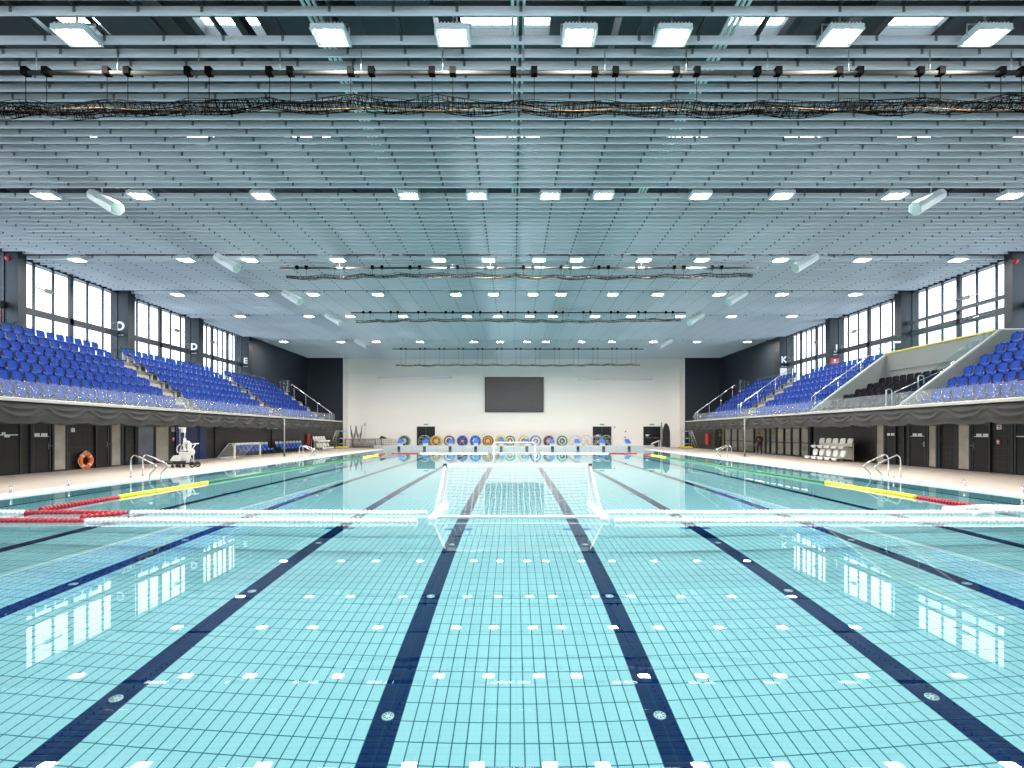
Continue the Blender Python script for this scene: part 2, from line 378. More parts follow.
LSIDE = 'lifebuoy side'
LROW.append((None, [-18.0,-12.0,-6.0,0.0,6.0,12.0,18.0])); ROWN.append('row behind the camera')  # unseen lamps added to brighten the near slats and pool floor
for ri, (py, xs) in enumerate(LROW):
    for li, px in enumerate(xs):
        p = atZ(px, py, ZC-0.10) if py else Vector((px, 3.71, ZC-0.10)); lab = 'lit ceiling floodlight, %s from the %s, %s' % (ORD[li+1], LSIDE, ROWN[ri])
        if lamp0 is None:
            h, d, b = lamp_meshes(); lamp0 = thing('ceiling_floodlight', p, lab, 'lamp', 'ceiling floodlights')
            h.build('housing', M['lamphouse'], lamp0); d.build('diffuser', M['lamp'], lamp0); b.build('bracket', M['galv'], lamp0)
            lo = bpy.data.objects.new('lamp_glow', ld); COL.objects.link(lo); lo.parent = lamp0; lo.location = (0,0,-0.02); t = lamp0
        else: t = copy_tree(lamp0, p, label=lab)
        t.rotation_euler = (0, 0, 0)
# ================================================================== the two stands
M['seatblue'] = principled('blue_plastic', (0.002,0.028,0.20), 0.55, spec=0.12)
M['seatblack'] = principled('black_upholstery', (0.004,0.004,0.008), 0.8, spec=0.1)
M['bracket'] = principled('pale_bracket', (0.62,0.64,0.66), 0.4)
M['boxwall'] = principled('grey_green_render', (0.145,0.165,0.16), 0.7, mott=0.05, mscale=1.2)
M['ledge2'] = principled('pale_rail', (0.55,0.56,0.54), 0.5)
M['yellow'] = principled('yellow_edge', (0.62,0.50,0.02), 0.5)
M['stair'] = principled('beige_concrete_stair', (0.32,0.29,0.235), 0.8, mott=0.10, mscale=3)
NR, RX, RZ, Z0 = 7, 0.62, 0.445, 2.50
def profile(sg, nr, rz):
    p = [(15.4,2.35),(15.4,Z0)]
    for r in range(1, nr): p += [(15.8+RX*r, Z0+rz*(r-1)), (15.8+RX*r, Z0+rz*r)]
    return p
BOX0, BOX1 = 21.0, 27.35
for sg, nm in ((-1, 'left'), (1, 'right')):
    p = profile(sg, NR, RZ)+[(WINX,Z0+RZ*(NR-1)),(WINX,2.35)]
    p = [(sg*x, z) for x, z in p]
    mb = MB()
    for a, b in ([(YB, 45.0)] if sg < 0 else [(YB, BOX0), (BOX1, 45.0)]): mb.prism(p, 'y', a, b)
    mb.box(*sorted((sg*15.4, sg*WINX)), 45.0, 46.6, 2.35, Z0); mb.box(*sorted((sg*WX, sg*WINX)), 46.6, YE, 2.35, Z0)
    if sg > 0:
        q = profile(sg, 5, 0.29); q += [(19.4, q[-1][1]), (19.4,5.72), (19.62,5.72), (19.62,5.17), (WINX,5.17), (WINX,2.35)]
        mb.prism(q, 'y', BOX0, BOX1, 1)
    struct(mb, 'stand_'+nm, [M['concrete'], M['boxwall']])
    mb = MB(); mb.box(*sorted((sg*15.28, sg*15.52)), YB, 46.6, Z0+0.08, 2.67); struct(mb, 'trim_ledge_'+nm, M['ledge'])
    # aisles: two steps to each row
    mb = MB()
    for a, b in ([(25.45,26.5),(35.0,35.95),(43.3,44.4)] if sg < 0 else [(27.4,27.95),(35.75,37.05),(44.0,44.9)]):
        for r in range(NR-1):
            mb.box(*sorted((sg*(15.8+RX*(r+1)-0.31), sg*(15.8+RX*(r+1)))), a, b, Z0+RZ*r, Z0+RZ*(r+0.5))
            mb.box(*sorted((sg*(15.8+RX*(r+1)), sg*(15.8+RX*(r+1)+0.10))), a, b, Z0+RZ*(r+1), Z0+RZ*(r+1)+0.006)
    struct(mb, 'stair_aisle_'+nm, M['stair'])
def balustrade(name, pts, z0, z1, label, gm='balglass'):
    t = thing(name, (0,0,0), label, 'balustrade'); g = MB(); c = MB()
    for (x0, y0, za), (x1, y1, zb) in pts:
        n = max(1, round(math.hypot(x1-x0, y1-y0)/1.9))
        for i in range(n):
            gp = 0.012/math.hypot(x1-x0, y1-y0); a, b = i/n+gp, (i+1)/n-gp; L = lambda u, v, w: u+(v-u)*w
            A = (L(x0,x1,a), L(y0,y1,a), L(za,zb,a)); B = (L(x0,x1,b), L(y0,y1,b), L(za,zb,b))
            d = Vector((B[1]-A[1], A[0]-B[0], 0)).normalized()*0.006
            vs = []
            for q, (p, hz) in enumerate(((A,z0),(B,z0),(B,z1),(A,z1))): vs.append((p[0]-d.x, p[1]-d.y, p[2]+hz))
            for q, (p, hz) in enumerate(((A,z0),(B,z0),(B,z1),(A,z1))): vs.append((p[0]+d.x, p[1]+d.y, p[2]+hz))
            g.add(vs, [(0,1,2,3),(7,6,5,4),(0,4,5,1),(1,5,6,2),(2,6,7,3),(3,7,4,0)])
        c.tube([(x0,y0,za+z0-0.01),(x1,y1,zb+z0-0.01)], 0.022, 6)
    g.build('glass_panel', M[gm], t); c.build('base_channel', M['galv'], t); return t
# sloping walls of the walled box, its yellow edge
for y, nm in ((BOX0, 'near'), (BOX1, 'far')):
    mb = MB(); mb.prism([(15.5,2.5),(15.5,2.72),(19.5,5.72),(20.5,5.72),(20.5,2.5)], 'y', y-0.11, y+0.11)
    struct(mb, 'wall_sloping_'+nm, M['boxwall'])
    SCR = balustrade('sloping_glass_screen', [((15.6,y,2.86),(19.5,y,5.80))], 0.02, 0.40, 'narrow sloping glass screen with white cap rail, %s side wall of the black seats' % ('camera' if nm == 'near' else 'far'))
    cp = MB(); cp.tube([(15.5,y,2.77),(19.5,y,5.77),(20.5,y,5.77)], 0.04, 8)
    cp.build('cap_rail', M['ledge2'], SCR)
mb = MB(); mb.box(19.36, 19.66, BOX0, BOX1, 5.72, 5.78); struct(mb, 'trim_yellow', M['yellow'])
# ------------------------------------------------------------------ glass balustrades
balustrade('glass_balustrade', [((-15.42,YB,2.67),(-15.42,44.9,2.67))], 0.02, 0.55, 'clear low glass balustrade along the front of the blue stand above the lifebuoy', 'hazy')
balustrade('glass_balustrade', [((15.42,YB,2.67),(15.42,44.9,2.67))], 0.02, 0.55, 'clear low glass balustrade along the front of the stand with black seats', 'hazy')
for x, y0, y1, lab in ((-20.45,YB,25.4,'block above the lifebuoy'),(-20.45,26.6,35.0,'block above the stored goal'),(-20.45,36.0,43.0,'farthest block on the lifebuoy side'),
                       (20.45,YB,BOX0-.5,'blue block in front of the black seats'),(20.45,28,35.6,'block above the glass front'),(20.45,37.2,44.0,'block by the dark end wall, black seats side')):
    balustrade('glass_balustrade', [((x,y0,5.17),(x,y1,5.17))], 0.02, 1.0, 'clear glass balustrade behind the top row, '+lab)
balustrade('glass_balustrade', [((19.51,BOX0+.2,5.78),(19.51,BOX1-.2,5.78))], 0.02, 0.75, 'clear glass balustrade on the yellow-edged wall behind the black seats')
for sg, nm in ((-1, 'above the lifebuoy'), (1, 'with black seats')):
    balustrade('glass_screen', [((sg*19.35,45.0,5.17),(sg*20.2,45.0,5.17)),((sg*19.35,44.95,5.17),(sg*19.35,44.45,5.17))], 0.02, 0.95, 'small glass corner screen atop the end stair of the stand %s' % nm)
# ------------------------------------------------------------------ handrails on the stairs
def handrail(y, sg, x0, x1, label, h=0.85):
    t = thing('stair_handrail', (0,0,0), label, 'handrail'); zz = lambda x: Z0+RZ*(x-15.8)/RX+0.1
    r = MB(); r.tube([(sg*x0,y,zz(x0)+h-.25),(sg*x0,y,zz(x0)+h),(sg*x1,y,zz(x1)+h),(sg*(x1+.15),y,zz(x1)+h-.2)], 0.028, 8); r.build('rail', M['steel'], t)
    for i in range(4):
        x = x0+.2+(x1-x0-.4)*i/3; p = MB(); p.cyl((sg*x,y,zz(x)-.25),(sg*x,y,zz(x)+h),0.02,n=8); p.build('post', M['steel'], t)
handrail(37.15, 1, 15.9, 20.0, 'steel handrail up the stair between blue seat blocks beside the dark end wall')
handrail(28.0, 1, 15.9, 20.0, 'slim steel handrail beside the blue seats next to the sloping wall')
handrail(44.95, 1, 15.6, 19.0, 'steel handrail against the dark end wall on the stand with black seats')
handrail(44.6, -1, 15.6, 19.0, 'steel handrail against the dark end wall on the stand above the lifebuoy')
for k, (x, z) in enumerate(((15.75,2.5),(17.1,3.08),(18.5,3.66))):
    t = MB(); h = 0.95; y = 22.0
    t.tube([(x-.12,y,z),(x-.12,y,z+h-.1),(x-.09,y,z+h-.03),(x,y,z+h),(x+.09,y,z+h-.03),(x+.12,y,z+h-.1),(x+.12,y,z)], 0.024, 8)
    tag(t.build('hoop_rail', M['steel']), 'upright steel hoop rail beside the black seats, %s' % ['lowest of three on the stair','middle of three on the stair','highest of three on the stair'][k], 'rail')
mb = MB(); mb.tube([(16.0,22.12,3.3),(19.2,22.12,4.75),(19.3,22.3,4.78),(19.33,26.9,4.78)], 0.018, 6)
tag(mb.build('thin_handrail', M['steel']), 'thin steel handrail running up beside and behind the black seats', 'handrail')
# ------------------------------------------------------------------ seats
def shell(mb, prof, wid, th, dish=0.018, ny=4, mi=0):
    """curved plastic shell: prof = (x, z) from front to back, wid = half widths; thickness th"""
    n = len(prof); nor = []
    for i in range(n):
        a, b = prof[max(0, i-1)], prof[min(n-1, i+1)]; dx, dz = b[0]-a[0], b[1]-a[1]; l = math.hypot(dx, dz); nor.append((dz/l, -dx/l))
    vs = []
    for sd in (0, 1):
        for i in range(n):
            for j in range(ny+1):
                t = 2*j/ny-1; d = dish*t*t-th*sd
                # the concave face looks up and to the front
                vs.append((prof[i][0]+nor[i][0]*d*1.0, t*wid[i], prof[i][1]+nor[i][1]*d))
    vs = [(x, y, z) for x, y, z in vs]; W = ny+1; fs = []
    for sd in (0, 1):
        o = sd*n*W
        for i in range(n-1):
            for j in range(ny):
                q = (o+i*W+j, o+i*W+j+1, o+(i+1)*W+j+1, o+(i+1)*W+j); fs.append(q if sd else q[::-1])
    rim = [i*W for i in range(n)]+[(n-1)*W+j for j in range(1, W)]+[i*W+ny for i in range(n-2, -1, -1)]+[j for j in range(ny-1, 0, -1)]
    o = n*W
    for k in range(len(rim)):
        a, b = rim[k], rim[(k+1) % len(rim)]; fs.append((a, b, b+o, a+o))
    mb.add(vs, fs, mi, True)
PAN = [(0.195,0.315),(0.215,0.37),(0.195,0.425),(0.08,0.43),(-0.05,0.415),(-0.14,0.42)]; PANW = [0.15,0.19,0.205,0.21,0.205,0.19]
BAK = [(-0.165,0.47),(-0.19,0.53),(-0.205,0.63),(-0.225,0.73),(-0.245,0.785)]; BAKW = [0.145,0.175,0.195,0.19,0.135]
PAN = [(x, z) for x, z in PAN]
def seat_meshes(padded=False):
    a = MB(); shell(a, [(p[0], p[1]) for p in PAN], PANW, 0.05 if padded else 0.022)
    b = MB(); shell(b, [(p[0], p[1]) for p in BAK], BAKW, 0.05 if padded else 0.022)
    c = MB(); c.box(-0.26,-0.03,-0.03,0.03,0.36,0.405); c.box(-0.29,-0.25,-0.09,0.09,0.20,0.62); c.box(-0.06,-0.02,-0.14,0.14,0.37,0.405)
    c.box(-0.10,-0.04,-0.035,0.035,0.0,0.37)
    return a, b, c
def make_seat(name, loc, label, group, m, padded=False):
    a, b, c = seat_meshes(padded); t = thing(name, loc, label, 'seat', group)
    a.build('seat_pan', m, t); b.build('backrest', m, t); c.build('bracket', M['bracket'] if not padded else M['black'], t); return t
BLOCKS = [  # side, y range from the counting end, where the count starts, which block
    (-1, 25.2, 12.0, -1, 'from the stair', 'block above the lifebuoy'),
    (-1, 26.75, 34.9, 1, 'from the nearer stair', 'block above the stored goal'),
    (-1, 36.2, 43.1, 1, 'from the nearer stair', 'block above the pale bench'),
    (1, 20.55, 12.0, -1, 'from the sloping wall', ''),
    (1, 28.3, 35.6, 1, 'from the sloping wall', 'block above the glass front'),
    (1, 37.3, 43.9, 1, 'from the stair', 'block by the dark end wall')]
BLOCKS[3] = (1, 20.55, 12.0, -1, 'from the sloping wall', 'block nearest the camera there')
cand = []
for sg, y0, y1, dr, frm, blk in BLOCKS:
    for r in range(NR):
        n = 0
        while True:
            y = y0+dr*0.48*n+dr*0.2
            if (y-y1)*dr > 0: break
            n += 1; X = sg*(16.2+RX*r); px = CX+F*(X-CAM.x)/y
            if -8 < px < 1032: cand.append((abs(y)+0.15*abs(X), sg, X, y, Z0+RZ*r, r, n, frm, blk))
cand.sort()
seat0 = None
for i, (d, sg, X, y, z, r, n, frm, blk) in enumerate(cand[:300]):
    lab = 'blue plastic seat, %s %s, %s row up, %s' % (ORD[n], frm, ORD[r+1], blk)
    if seat0 is None: seat0 = t = make_seat('stand_chair', (X,y,z), lab, 'blue stand seats', M['seatblue'])
    else: t = copy_tree(seat0, (X,y,z), label=lab)
    t.rotation_euler = (0, 0, 0 if sg < 0 else PI)
mb = MB(); a, b, c = seat_meshes()
for d, sg, X, y, z, r, n, frm, blk in cand[300:]:
    Mx = Matrix.Translation((X,y,z)) @ Matrix.Rotation(0 if sg < 0 else PI, 4, 'Z')
    for q, mi in ((a,0),(b,0),(c,1)):
        mb.add(q.v, q.f, mi, q is not c, Mx)
tag(mb.build('distant_seating', [M['seatblue'], M['bracket']]), 'blue plastic seats filling the farthest blocks of both stands', 'seats', kind='stuff')
bs0 = None
for r in range(5):
    for n in range(10):
        X, y, z = 16.25+RX*r, 26.95-0.48*n, Z0+0.29*r
        lab = 'black padded seat, %s from the far sloping wall, %s row up in walled box' % (ORD[n+1], ORD[r+1])
        if bs0 is None: bs0 = t = make_seat('padded_chair', (X,y,z), lab, 'black box seats', M['seatblack'], True)
        else: t = copy_tree(bs0, (X,y,z), label=lab)
        t.rotation_euler = (0, 0, PI)
# ------------------------------------------------------------------ signs on the piers and under the stand
M['letter'] = principled('white_lettering', (0.85,0.86,0.88), 0.5)
def letter(ch, px, py, y, size, label):
    if ch == 'J':
        q = MB(); h = size*.78; r = h*.24; w = h*.09
        path = [(r-w,0,h/2)]+[(r-w,0,-h/2+r)]+[((r-w)*math.cos(a),0,-h/2+r-r*math.sin(a)) for a in (.5,1.0,1.57,2.1,2.7)]
        for (x0,_,z0),(x1,_,z1) in zip(path[:-1], path[1:]):
            d = Vector((x1-x0,0,z1-z0)).normalized(); n = Vector((d.z,0,-d.x))*w; e = d*w*.4
            A, B = Vector((x0,0,z0))-e, Vector((x1,0,z1))+e
            q.prism([((A+n).x,(A+n).z),((B+n).x,(B+n).z),((B-n).x,(B-n).z),((A-n).x,(A-n).z)], 'y', -.006, .006)
        o = tag(q.build('letter_sign', M['letter'], None, atY(px, py, y)), label, 'sign')
        u = MB()
        for a, b in ((-.22,-.10),(-.06,.04),(.09,.2)): u.box(a*size, b*size, -.004, .004, -.66*size, -.60*size)
        u.build('small_print', M['letter'], o); return
    cu = bpy.data.curves.new('letter', 'FONT'); cu.body = ch; cu.size = size; cu.extrude = 0.006; cu.align_x = 'CENTER'; cu.align_y = 'CENTER'
    cu.offset = 0.026; q = bpy.data.objects.new('letter_curve', cu); COL.objects.link(q); dg = bpy.context.evaluated_depsgraph_get(); me = bpy.data.meshes.new_from_object(q.evaluated_get(dg))
    bpy.data.objects.remove(q); me.materials.clear(); me.materials.append(M['letter']); o = bpy.data.objects.new('letter_sign', me); COL.objects.link(o)
    o.location = atY(px, py, y); o.rotation_euler = (PI/2, 0, 0); tag(o, label, 'sign')
    u = MB()
    for k, (a, b) in enumerate(((-.30,-.17),(-.14,-.02),(.06,.10),(.13,.28))): u.box(a*size, b*size, -0.004, 0.004, -0.74*size, -0.68*size)
    v = u.build('small_print', M['letter'], o); v.rotation_euler = (-PI/2, 0, 0)
letter('D', 120.0, 326.5, PIERS[3][0]-0.01, 0.68, 'white letter D on the dark pier nearest the lifebuoy')
letter('D', 194.0, 347.0, PIERS[4][0]-0.01, 0.62, 'white letter D on the dark pier second from the end wall')
letter('E', 245.5, 361.0, PIERS[5][0]-0.01, 0.64, 'white letter E on the dark pier closest to the end wall')
letter('K', 784.0, 360.0, PIERS[5][0]-0.01, 0.74, 'white letter K on the pier closest to the dark end wall')
letter('J', 835.5, 348.5, PIERS[4][0]-0.01, 0.66, 'white letter J on the pier above a red board')
M['red'] = principled('red_paint', (0.45,0.02,0.02), 0.4)
M['notice'] = principled('white_notice', (0.80,0.80,0.78), 0.5)
def board(name, x0, x1, y0, y1, Y, m, label, mark=None):
    a, b = atY(x0, y1, Y), atY(x1, y0, Y); t = MB(); t.box(a.x, b.x, Y-0.05, Y, a.z, b.z)
    o = tag(t.build(name, m), label, 'board')
    if mark:
        q = MB(); cx, cz = (a.x+b.x)/2, (a.z+b.z)/2; w = (b.x-a.x); h = b.z-a.z
        q.box(cx-.12*w, cx+.12*w, Y-0.056, Y-0.05, cz+.12*h, cz+.36*h); q.box(a.x+.05*w, b.x-.05*w, Y-0.056, Y-0.05, cz-.03*h, cz+.01*h); q.box(cx-.10*w, cx+.06*w, Y-0.056, Y-0.05, cz-.36*h, cz-.14*h)
        q.build('white_mark', M['notice'], o)
board('fire_point_board', 830.5, 838.5, 358.5, 366.5, PIERS[4][0], M['red'], 'red board with white marks on the pier below letter J', 1)
board('fire_point_board', -3, 1.8, 308, 323, PIERS[2][0], M['red'], 'red board on the nearest dark pier above the lifebuoy side seats', 1)
board('notice_board', 780, 786.5, 368, 378, PIERS[5][0], M['notice'], 'pale grey notice board on the pier below letter K')
for px, py, Y, lab in ((1015,261,PIERS[2][0],'small red alarm bell high on the pier on the black seats side'),(8,258,PIERS[2][0],'small red alarm bell high on the pier on the lifebuoy side')):
    p = atY(px, py, Y); q = MB(); q.lathe([(0.12,0),(0.12,0.03),(0.09,0.08),(0.02,0.09)], 16, M=Matrix.Translation((p.x,Y,p.z)) @ Matrix.Rotation(PI/2, 4, 'X')); tag(q.build('alarm_bell', M['red']), lab, 'bell')
# slim rods across the windows
M['rod'] = principled('grey_rod', (0.22,0.20,0.20), 0.5)
for sg, px0, px1, py, lab in ((-1,35,62,291.5,'first window on the lifebuoy side'),(-1,168,186,330.5,'second window on the lifebuoy side'),(-1,206,220,342,'third window on the lifebuoy side'),
                      (1,954,978,297.5,'first window on the black seats side'),(1,846,862,331.5,'second window on the black seats side'),(1,810,822,342,'third window on the black seats side')):
    pc = atX((px0+px1)/2, py, sg*(WINX-0.15)); y0 = atX(px0, py, sg*(WINX-.15)).y; y1 = atX(px1, py, sg*(WINX-.15)).y; q = MB()
    q.cyl((pc.x,y0,pc.z),(pc.x,y1,pc.z),0.035,n=8); q.cbox((pc.x,pc.y,pc.z),(0.12,0.3,0.2)); q.cyl((pc.x,pc.y,pc.z),(sg*WINX,pc.y,pc.z),0.03,n=6)
    tag(q.build('window_rod', M['rod']), 'thin horizontal opener rod across the '+lab, 'rod')
# ================================================================== walls under the stands: doors, glass, notices
M['postgrey'] = principled('grey_post', (0.20,0.205,0.20), 0.6, 0.2)
M['frost'] = principled('frosted_glass', (0.34,0.31,0.26), 0.08, mott=0.35, mscale=2.2)  # frosted film, its pale mottling also painted in for reflections
M['frostblue'] = principled('tinted_glass', (0.10,0.12,0.15), 0.05, mott=0.4, mscale=1.5)  # blue mottled tone painted in place of reflections on the pane
M['bluewall'] = principled('deep_blue_wall', (0.004,0.014,0.090), 0.5)
M['bluewall2'] = principled('blue_wall_return', (0.010,0.030,0.13), 0.5)
M['cream'] = principled('cream_wall', (0.46,0.39,0.28), 0.7, mott=0.06)
M['ochre'] = principled('yellow_wall', (0.62,0.46,0.12), 0.7)
M['rubber'] = principled('black_rubber', (0.02,0.02,0.02), 0.7)
M['strip'] = emitter('strip_diffuser', (1.0,0.9,0.75), 1.5)
M['orange'] = principled('orange_plastic', (0.85,0.14,0.01), 0.4)
M['whitepl'] = principled('white_plastic', (0.76,0.76,0.74), 0.4)
M['bluepl'] = principled('bright_blue_plastic', (0.02,0.13,0.70), 0.4)
M['greensign'] = principled('green_sign', (0.10,0.42,0.30), 0.5)
def yx(px, X): return (X-CAM.x)*F/(px-CX)
dn = 0
def wall_door(sg, p0, p1, sign=None, handle=None, z1=2.12):
    """a flush black door leaf in its frame, with lettering and a handle"""
    global dn
    dn += 1; X = sg*(WX-0.03); y0, y1 = sorted((yx(p0, X), yx(p1, X))); mb = MB()
    xa, xb = sorted((sg*(WX-0.045), sg*(WX-0.002))); mb.box(xa, xb, y0+.05, y1-.05, DECK+.01, z1)
    d = struct(mb, 'door_%d' % dn, M['doorblk'])
    f = MB(); xf = sorted((sg*(WX-0.07), sg*(WX-0.002))); f.box(*xf, y0-.02, y0+.05, DECK, z1+.06); f.box(*xf, y1-.05, y1+.02, DECK, z1+.06); f.box(*xf, y0-.02, y1+.02, z1, z1+.06)
    f.build('door_frame', M['black'], d)
    if sign:
        b = MB(); xs = sorted((sg*(WX-0.050), sg*(WX-0.046)))
        for (s0, s1, zz, h, n) in sign:
            a, c = sorted((yx(s0, X), yx(s1, X)))
            if n == 1: b.box(*xs, a, c, zz, zz+h); continue
            st = (c-a)/n
            for k in range(n):
                if n > 5 and k == n//2: continue
                q = [(.04,.46,0,1),(.46,.94,0,.44),(.5,.94,.52,1)] if k % 2 else [(.04,.50,0,1),(.5,.94,.50,1),(.5,.80,0,.42)]
                for (u0, u1, v0, v1) in q: b.box(*xs, a+st*(k+u0), a+st*(k+u1), zz+h*v0, zz+h*v1)
        b.build('door_lettering', M['letter'], d)
    if handle is not None:
        yh = yx(handle, X); q = MB(); q.box(*sorted((sg*(WX-0.055), sg*(WX-0.045))), yh-.03, yh+.03, .98, 1.2); q.tube([(sg*(WX-.055),yh,1.1),(sg*(WX-.11),yh,1.1),(sg*(WX-.11),yh+(.12 if handle < CX else .12),1.1)], 0.012, 6)
        q.build('door_handle', M['steel'], d)
    return d
def glass_light(sg, p0, p1, m='frost', z1=2.15):
    global wn
    wn += 1; X = sg*(WX-0.03); y0, y1 = sorted((yx(p0, X), yx(p1, X))); f = MB(); xf = sorted((sg*(WX-0.07), sg*(WX-0.002)))
    f.box(*xf, y0-.06, y0+.03, DECK, z1+.06); f.box(*xf, y1-.03, y1+.06, DECK, z1+.06); f.box(*xf, y0, y1, z1, z1+.06); f.box(*xf, y0, y1, DECK, DECK+.06)
    w = struct(f, 'window_%d' % wn, M['black']); g = MB(); g.box(*sorted((sg*(WX-0.035), sg*(WX-0.02))), y0+.03, y1-.03, DECK+.06, z1); g.build('pane', M[m], w)
wall_door(-1, -12, 20, [(1.2,5,1.555,.07,2),(-3,17.5,1.515,.03,1),(4,9.5,1.445,.065,5)])
wall_door(-1, 32, 49.5, [(32.8,47,1.475,.115,11),(33,49.3,1.455,.02,1)], 48.5)
glass_light(-1, 53, 66); wall_door(-1, 95.5, 108, None, 107); glass_light(-1, 110.5, 121); glass_light(-1, 137.5, 154, 'frostblue'); glass_light(-1, 155, 169)
glass_light(1, 876.5, 884.5); wall_door(1, 885.5, 896, [(887.5,895,1.47,.12,8)], None); wall_door(1, 909.5, 926, [(913,922.5,1.46,.12,9),(910.5,925,1.44,.02,1)], 924.5)
glass_light(1, 928.5, 937); glass_light(1, 958, 970.3); wall_door(1, 973, 990.5, [(976.5,989,1.465,.105,9),(973.5,989.5,1.445,.02,1)], 974); wall_door(1, 1015.5, 1046, [(1016,1040,1.46,.03,1)])
mb = MB()   # deep blue recess beside the hoist
X = -WX+0.06; mb.box(-WX, X, yx(176,X), yx(199,X), DECK, 2.3, 0); mb.box(-WX, X+.03, yx(199,X), yx(206,X), DECK, 2.3, 1)
struct(mb, 'wall_blue_panel', [M['bluewall'], M['bluewall2']])
mb = MB()
for sg, ps in ((-1, (20.5,31.5,69,123,126,136,215.5,272)), (1, (810,903.5,908,939,955,1012))):
    for p in ps: y = yx(p, sg*(WX-.05)); mb.box(*sorted((sg*(WX-.06), sg*WX)), y-.04, y+.04, DECK, 2.35)
struct(mb, 'trim_posts', M['dark'])
# room behind the glass front
mb = MB(); mb.box(21.0, 21.2, 32.5, 47.7, DECK-.2, 2.35, 0); mb.box(18.9, 18.95, 46.4, 47.65, DECK, 2.3, 1); mb.box(WX, 21.0, 32.3, 32.5, DECK-.2, 2.35, 0); mb.box(WX, 21.0, 47.7, 47.9, DECK-.2, 2.35, 0)
mb.box(WX, 21.2, 32.3, 47.9, DECK-.2, DECK-.005, 2); struct(mb, 'wall_glass_room', [M['cream'], M['ochre'], M['deck']])
mb = MB(); gl = MB(); X = WX+.05
px = [718,724.5,731,737.5,744,754]; px2 = [765.5,770,776.5,784,791.5,800,809]
for ps in (px, px2):
    for p in ps: y = yx(p, X); mb.box(WX+.0, WX+.12, y-.055, y+.055, DECK, 2.3)
    y0, y1 = yx(ps[-1], X), yx(ps[0], X); mb.box(WX, WX+.12, y0, y1, DECK, DECK+.08); mb.box(WX, WX+.12, y0, y1, 2.22, 2.35); mb.box(WX+.02, WX+.1, y0, y1, 0.93, 0.99)
    gl.box(WX+.05, WX+.06, y0+.05, y1-.05, DECK+.08, 2.22)
wn += 1; w = struct(mb, 'window_%d' % wn, M['black']); gl.build('pane', M['glass'], w)
t = thing('ceiling_strip_lamp', (19.8,40.0,2.28), 'strip lamp on the ceiling inside the glass-fronted room', 'lamp')  # unseen lamp added to light the room behind the glass
q = MB(); q.box(-.12,.12,-5,5,0,.06); q.build('housing', M['whitepl'], t); q = MB(); q.box(-.1,.1,-4.9,4.9,-.012,-.002); q.build('diffuser', M['strip'], t)
l2 = bpy.data.lights.new('strip_glow', 'AREA'); l2.shape = 'RECTANGLE'; l2.size = 0.2; l2.size_y = 9.6; l2.energy = 17; l2.color = (1,.9,.75)
lo = bpy.data.objects.new('strip_glow', l2); COL.objects.link(lo); lo.parent = t; lo.location = (0,0,-.02)
# notices, cabinets
def plate(name, px0, px1, py0, py1, sg, m, label, cat='notice', mark=None, d=0.02):
    X = sg*(WX-.03); y0, y1 = sorted((yx(px0, X), yx(px1, X))); yc = (y0+y1)/2; z = lambda py: CAM.z-(py-CY)*yc/F
    q = MB(); q.box(*sorted((sg*(WX-.002), sg*(WX-.002-d))), y0, y1, z(py1), z(py0)); o = tag(q.build(name, m), label, cat)
    if mark is not None:
        h = z(py0)-z(py1); k = MB(); xs = sorted((sg*(WX-.002-d), sg*(WX-.006-d)))
        k.box(*xs, y0+.2*(y1-y0), y1-.2*(y1-y0), z(py1)+.45*h, z(py1)+.85*h); k.box(*xs, y0+.3*(y1-y0), y1-.35*(y1-y0), z(py1)+.12*h, z(py1)+.3*h); k.build('pictogram', mark, o)
plate('wall_notice', 71.5, 75, 428, 432, -1, M['notice'], 'small white square notice high above the orange lifebuoy', mark=M['galv'])
plate('wall_notice', 172, 174.5, 427.5, 431.5, -1, M['notice'], 'small white square notice on the dark pier beside the blue recess', mark=M['red'])
plate('fire_call_point', 172.5, 174.5, 437.5, 441, -1, M['red'], 'small red call point on the dark pier beside the blue recess', 'call point', M['notice'])
plate('wall_notice', 996.5, 1001, 424.8, 429.5, 1, M['notice'], 'white square notice with red mark right of a black door', mark=M['red'])
plate('fire_call_point', 996, 999.5, 439.8, 444.3, 1, M['red'], 'small red and white call point below the white square notice', 'call point', M['notice'])
plate('card_reader', 1005.5, 1007, 439, 444, 1, M['rubber'], 'slim black card reader beside the red call point', 'card reader')
plate('card_reader', 940, 941.8, 438.5, 442, 1, M['rubber'], 'small black card reader on the tiled wall between two glass panes', 'card reader')
plate('fire_hose_cabinet', 306.4, 309.2, 433.8, 445, -1, M['red'], 'tall red fire cabinet on the wall beside the pale bench', 'cabinet', d=.12)
plate('fire_hose_cabinet', 706.2, 708.8, 434, 444.5, 1, M['red'], 'tall red fire cabinet beside the glass front', 'cabinet', d=.12)
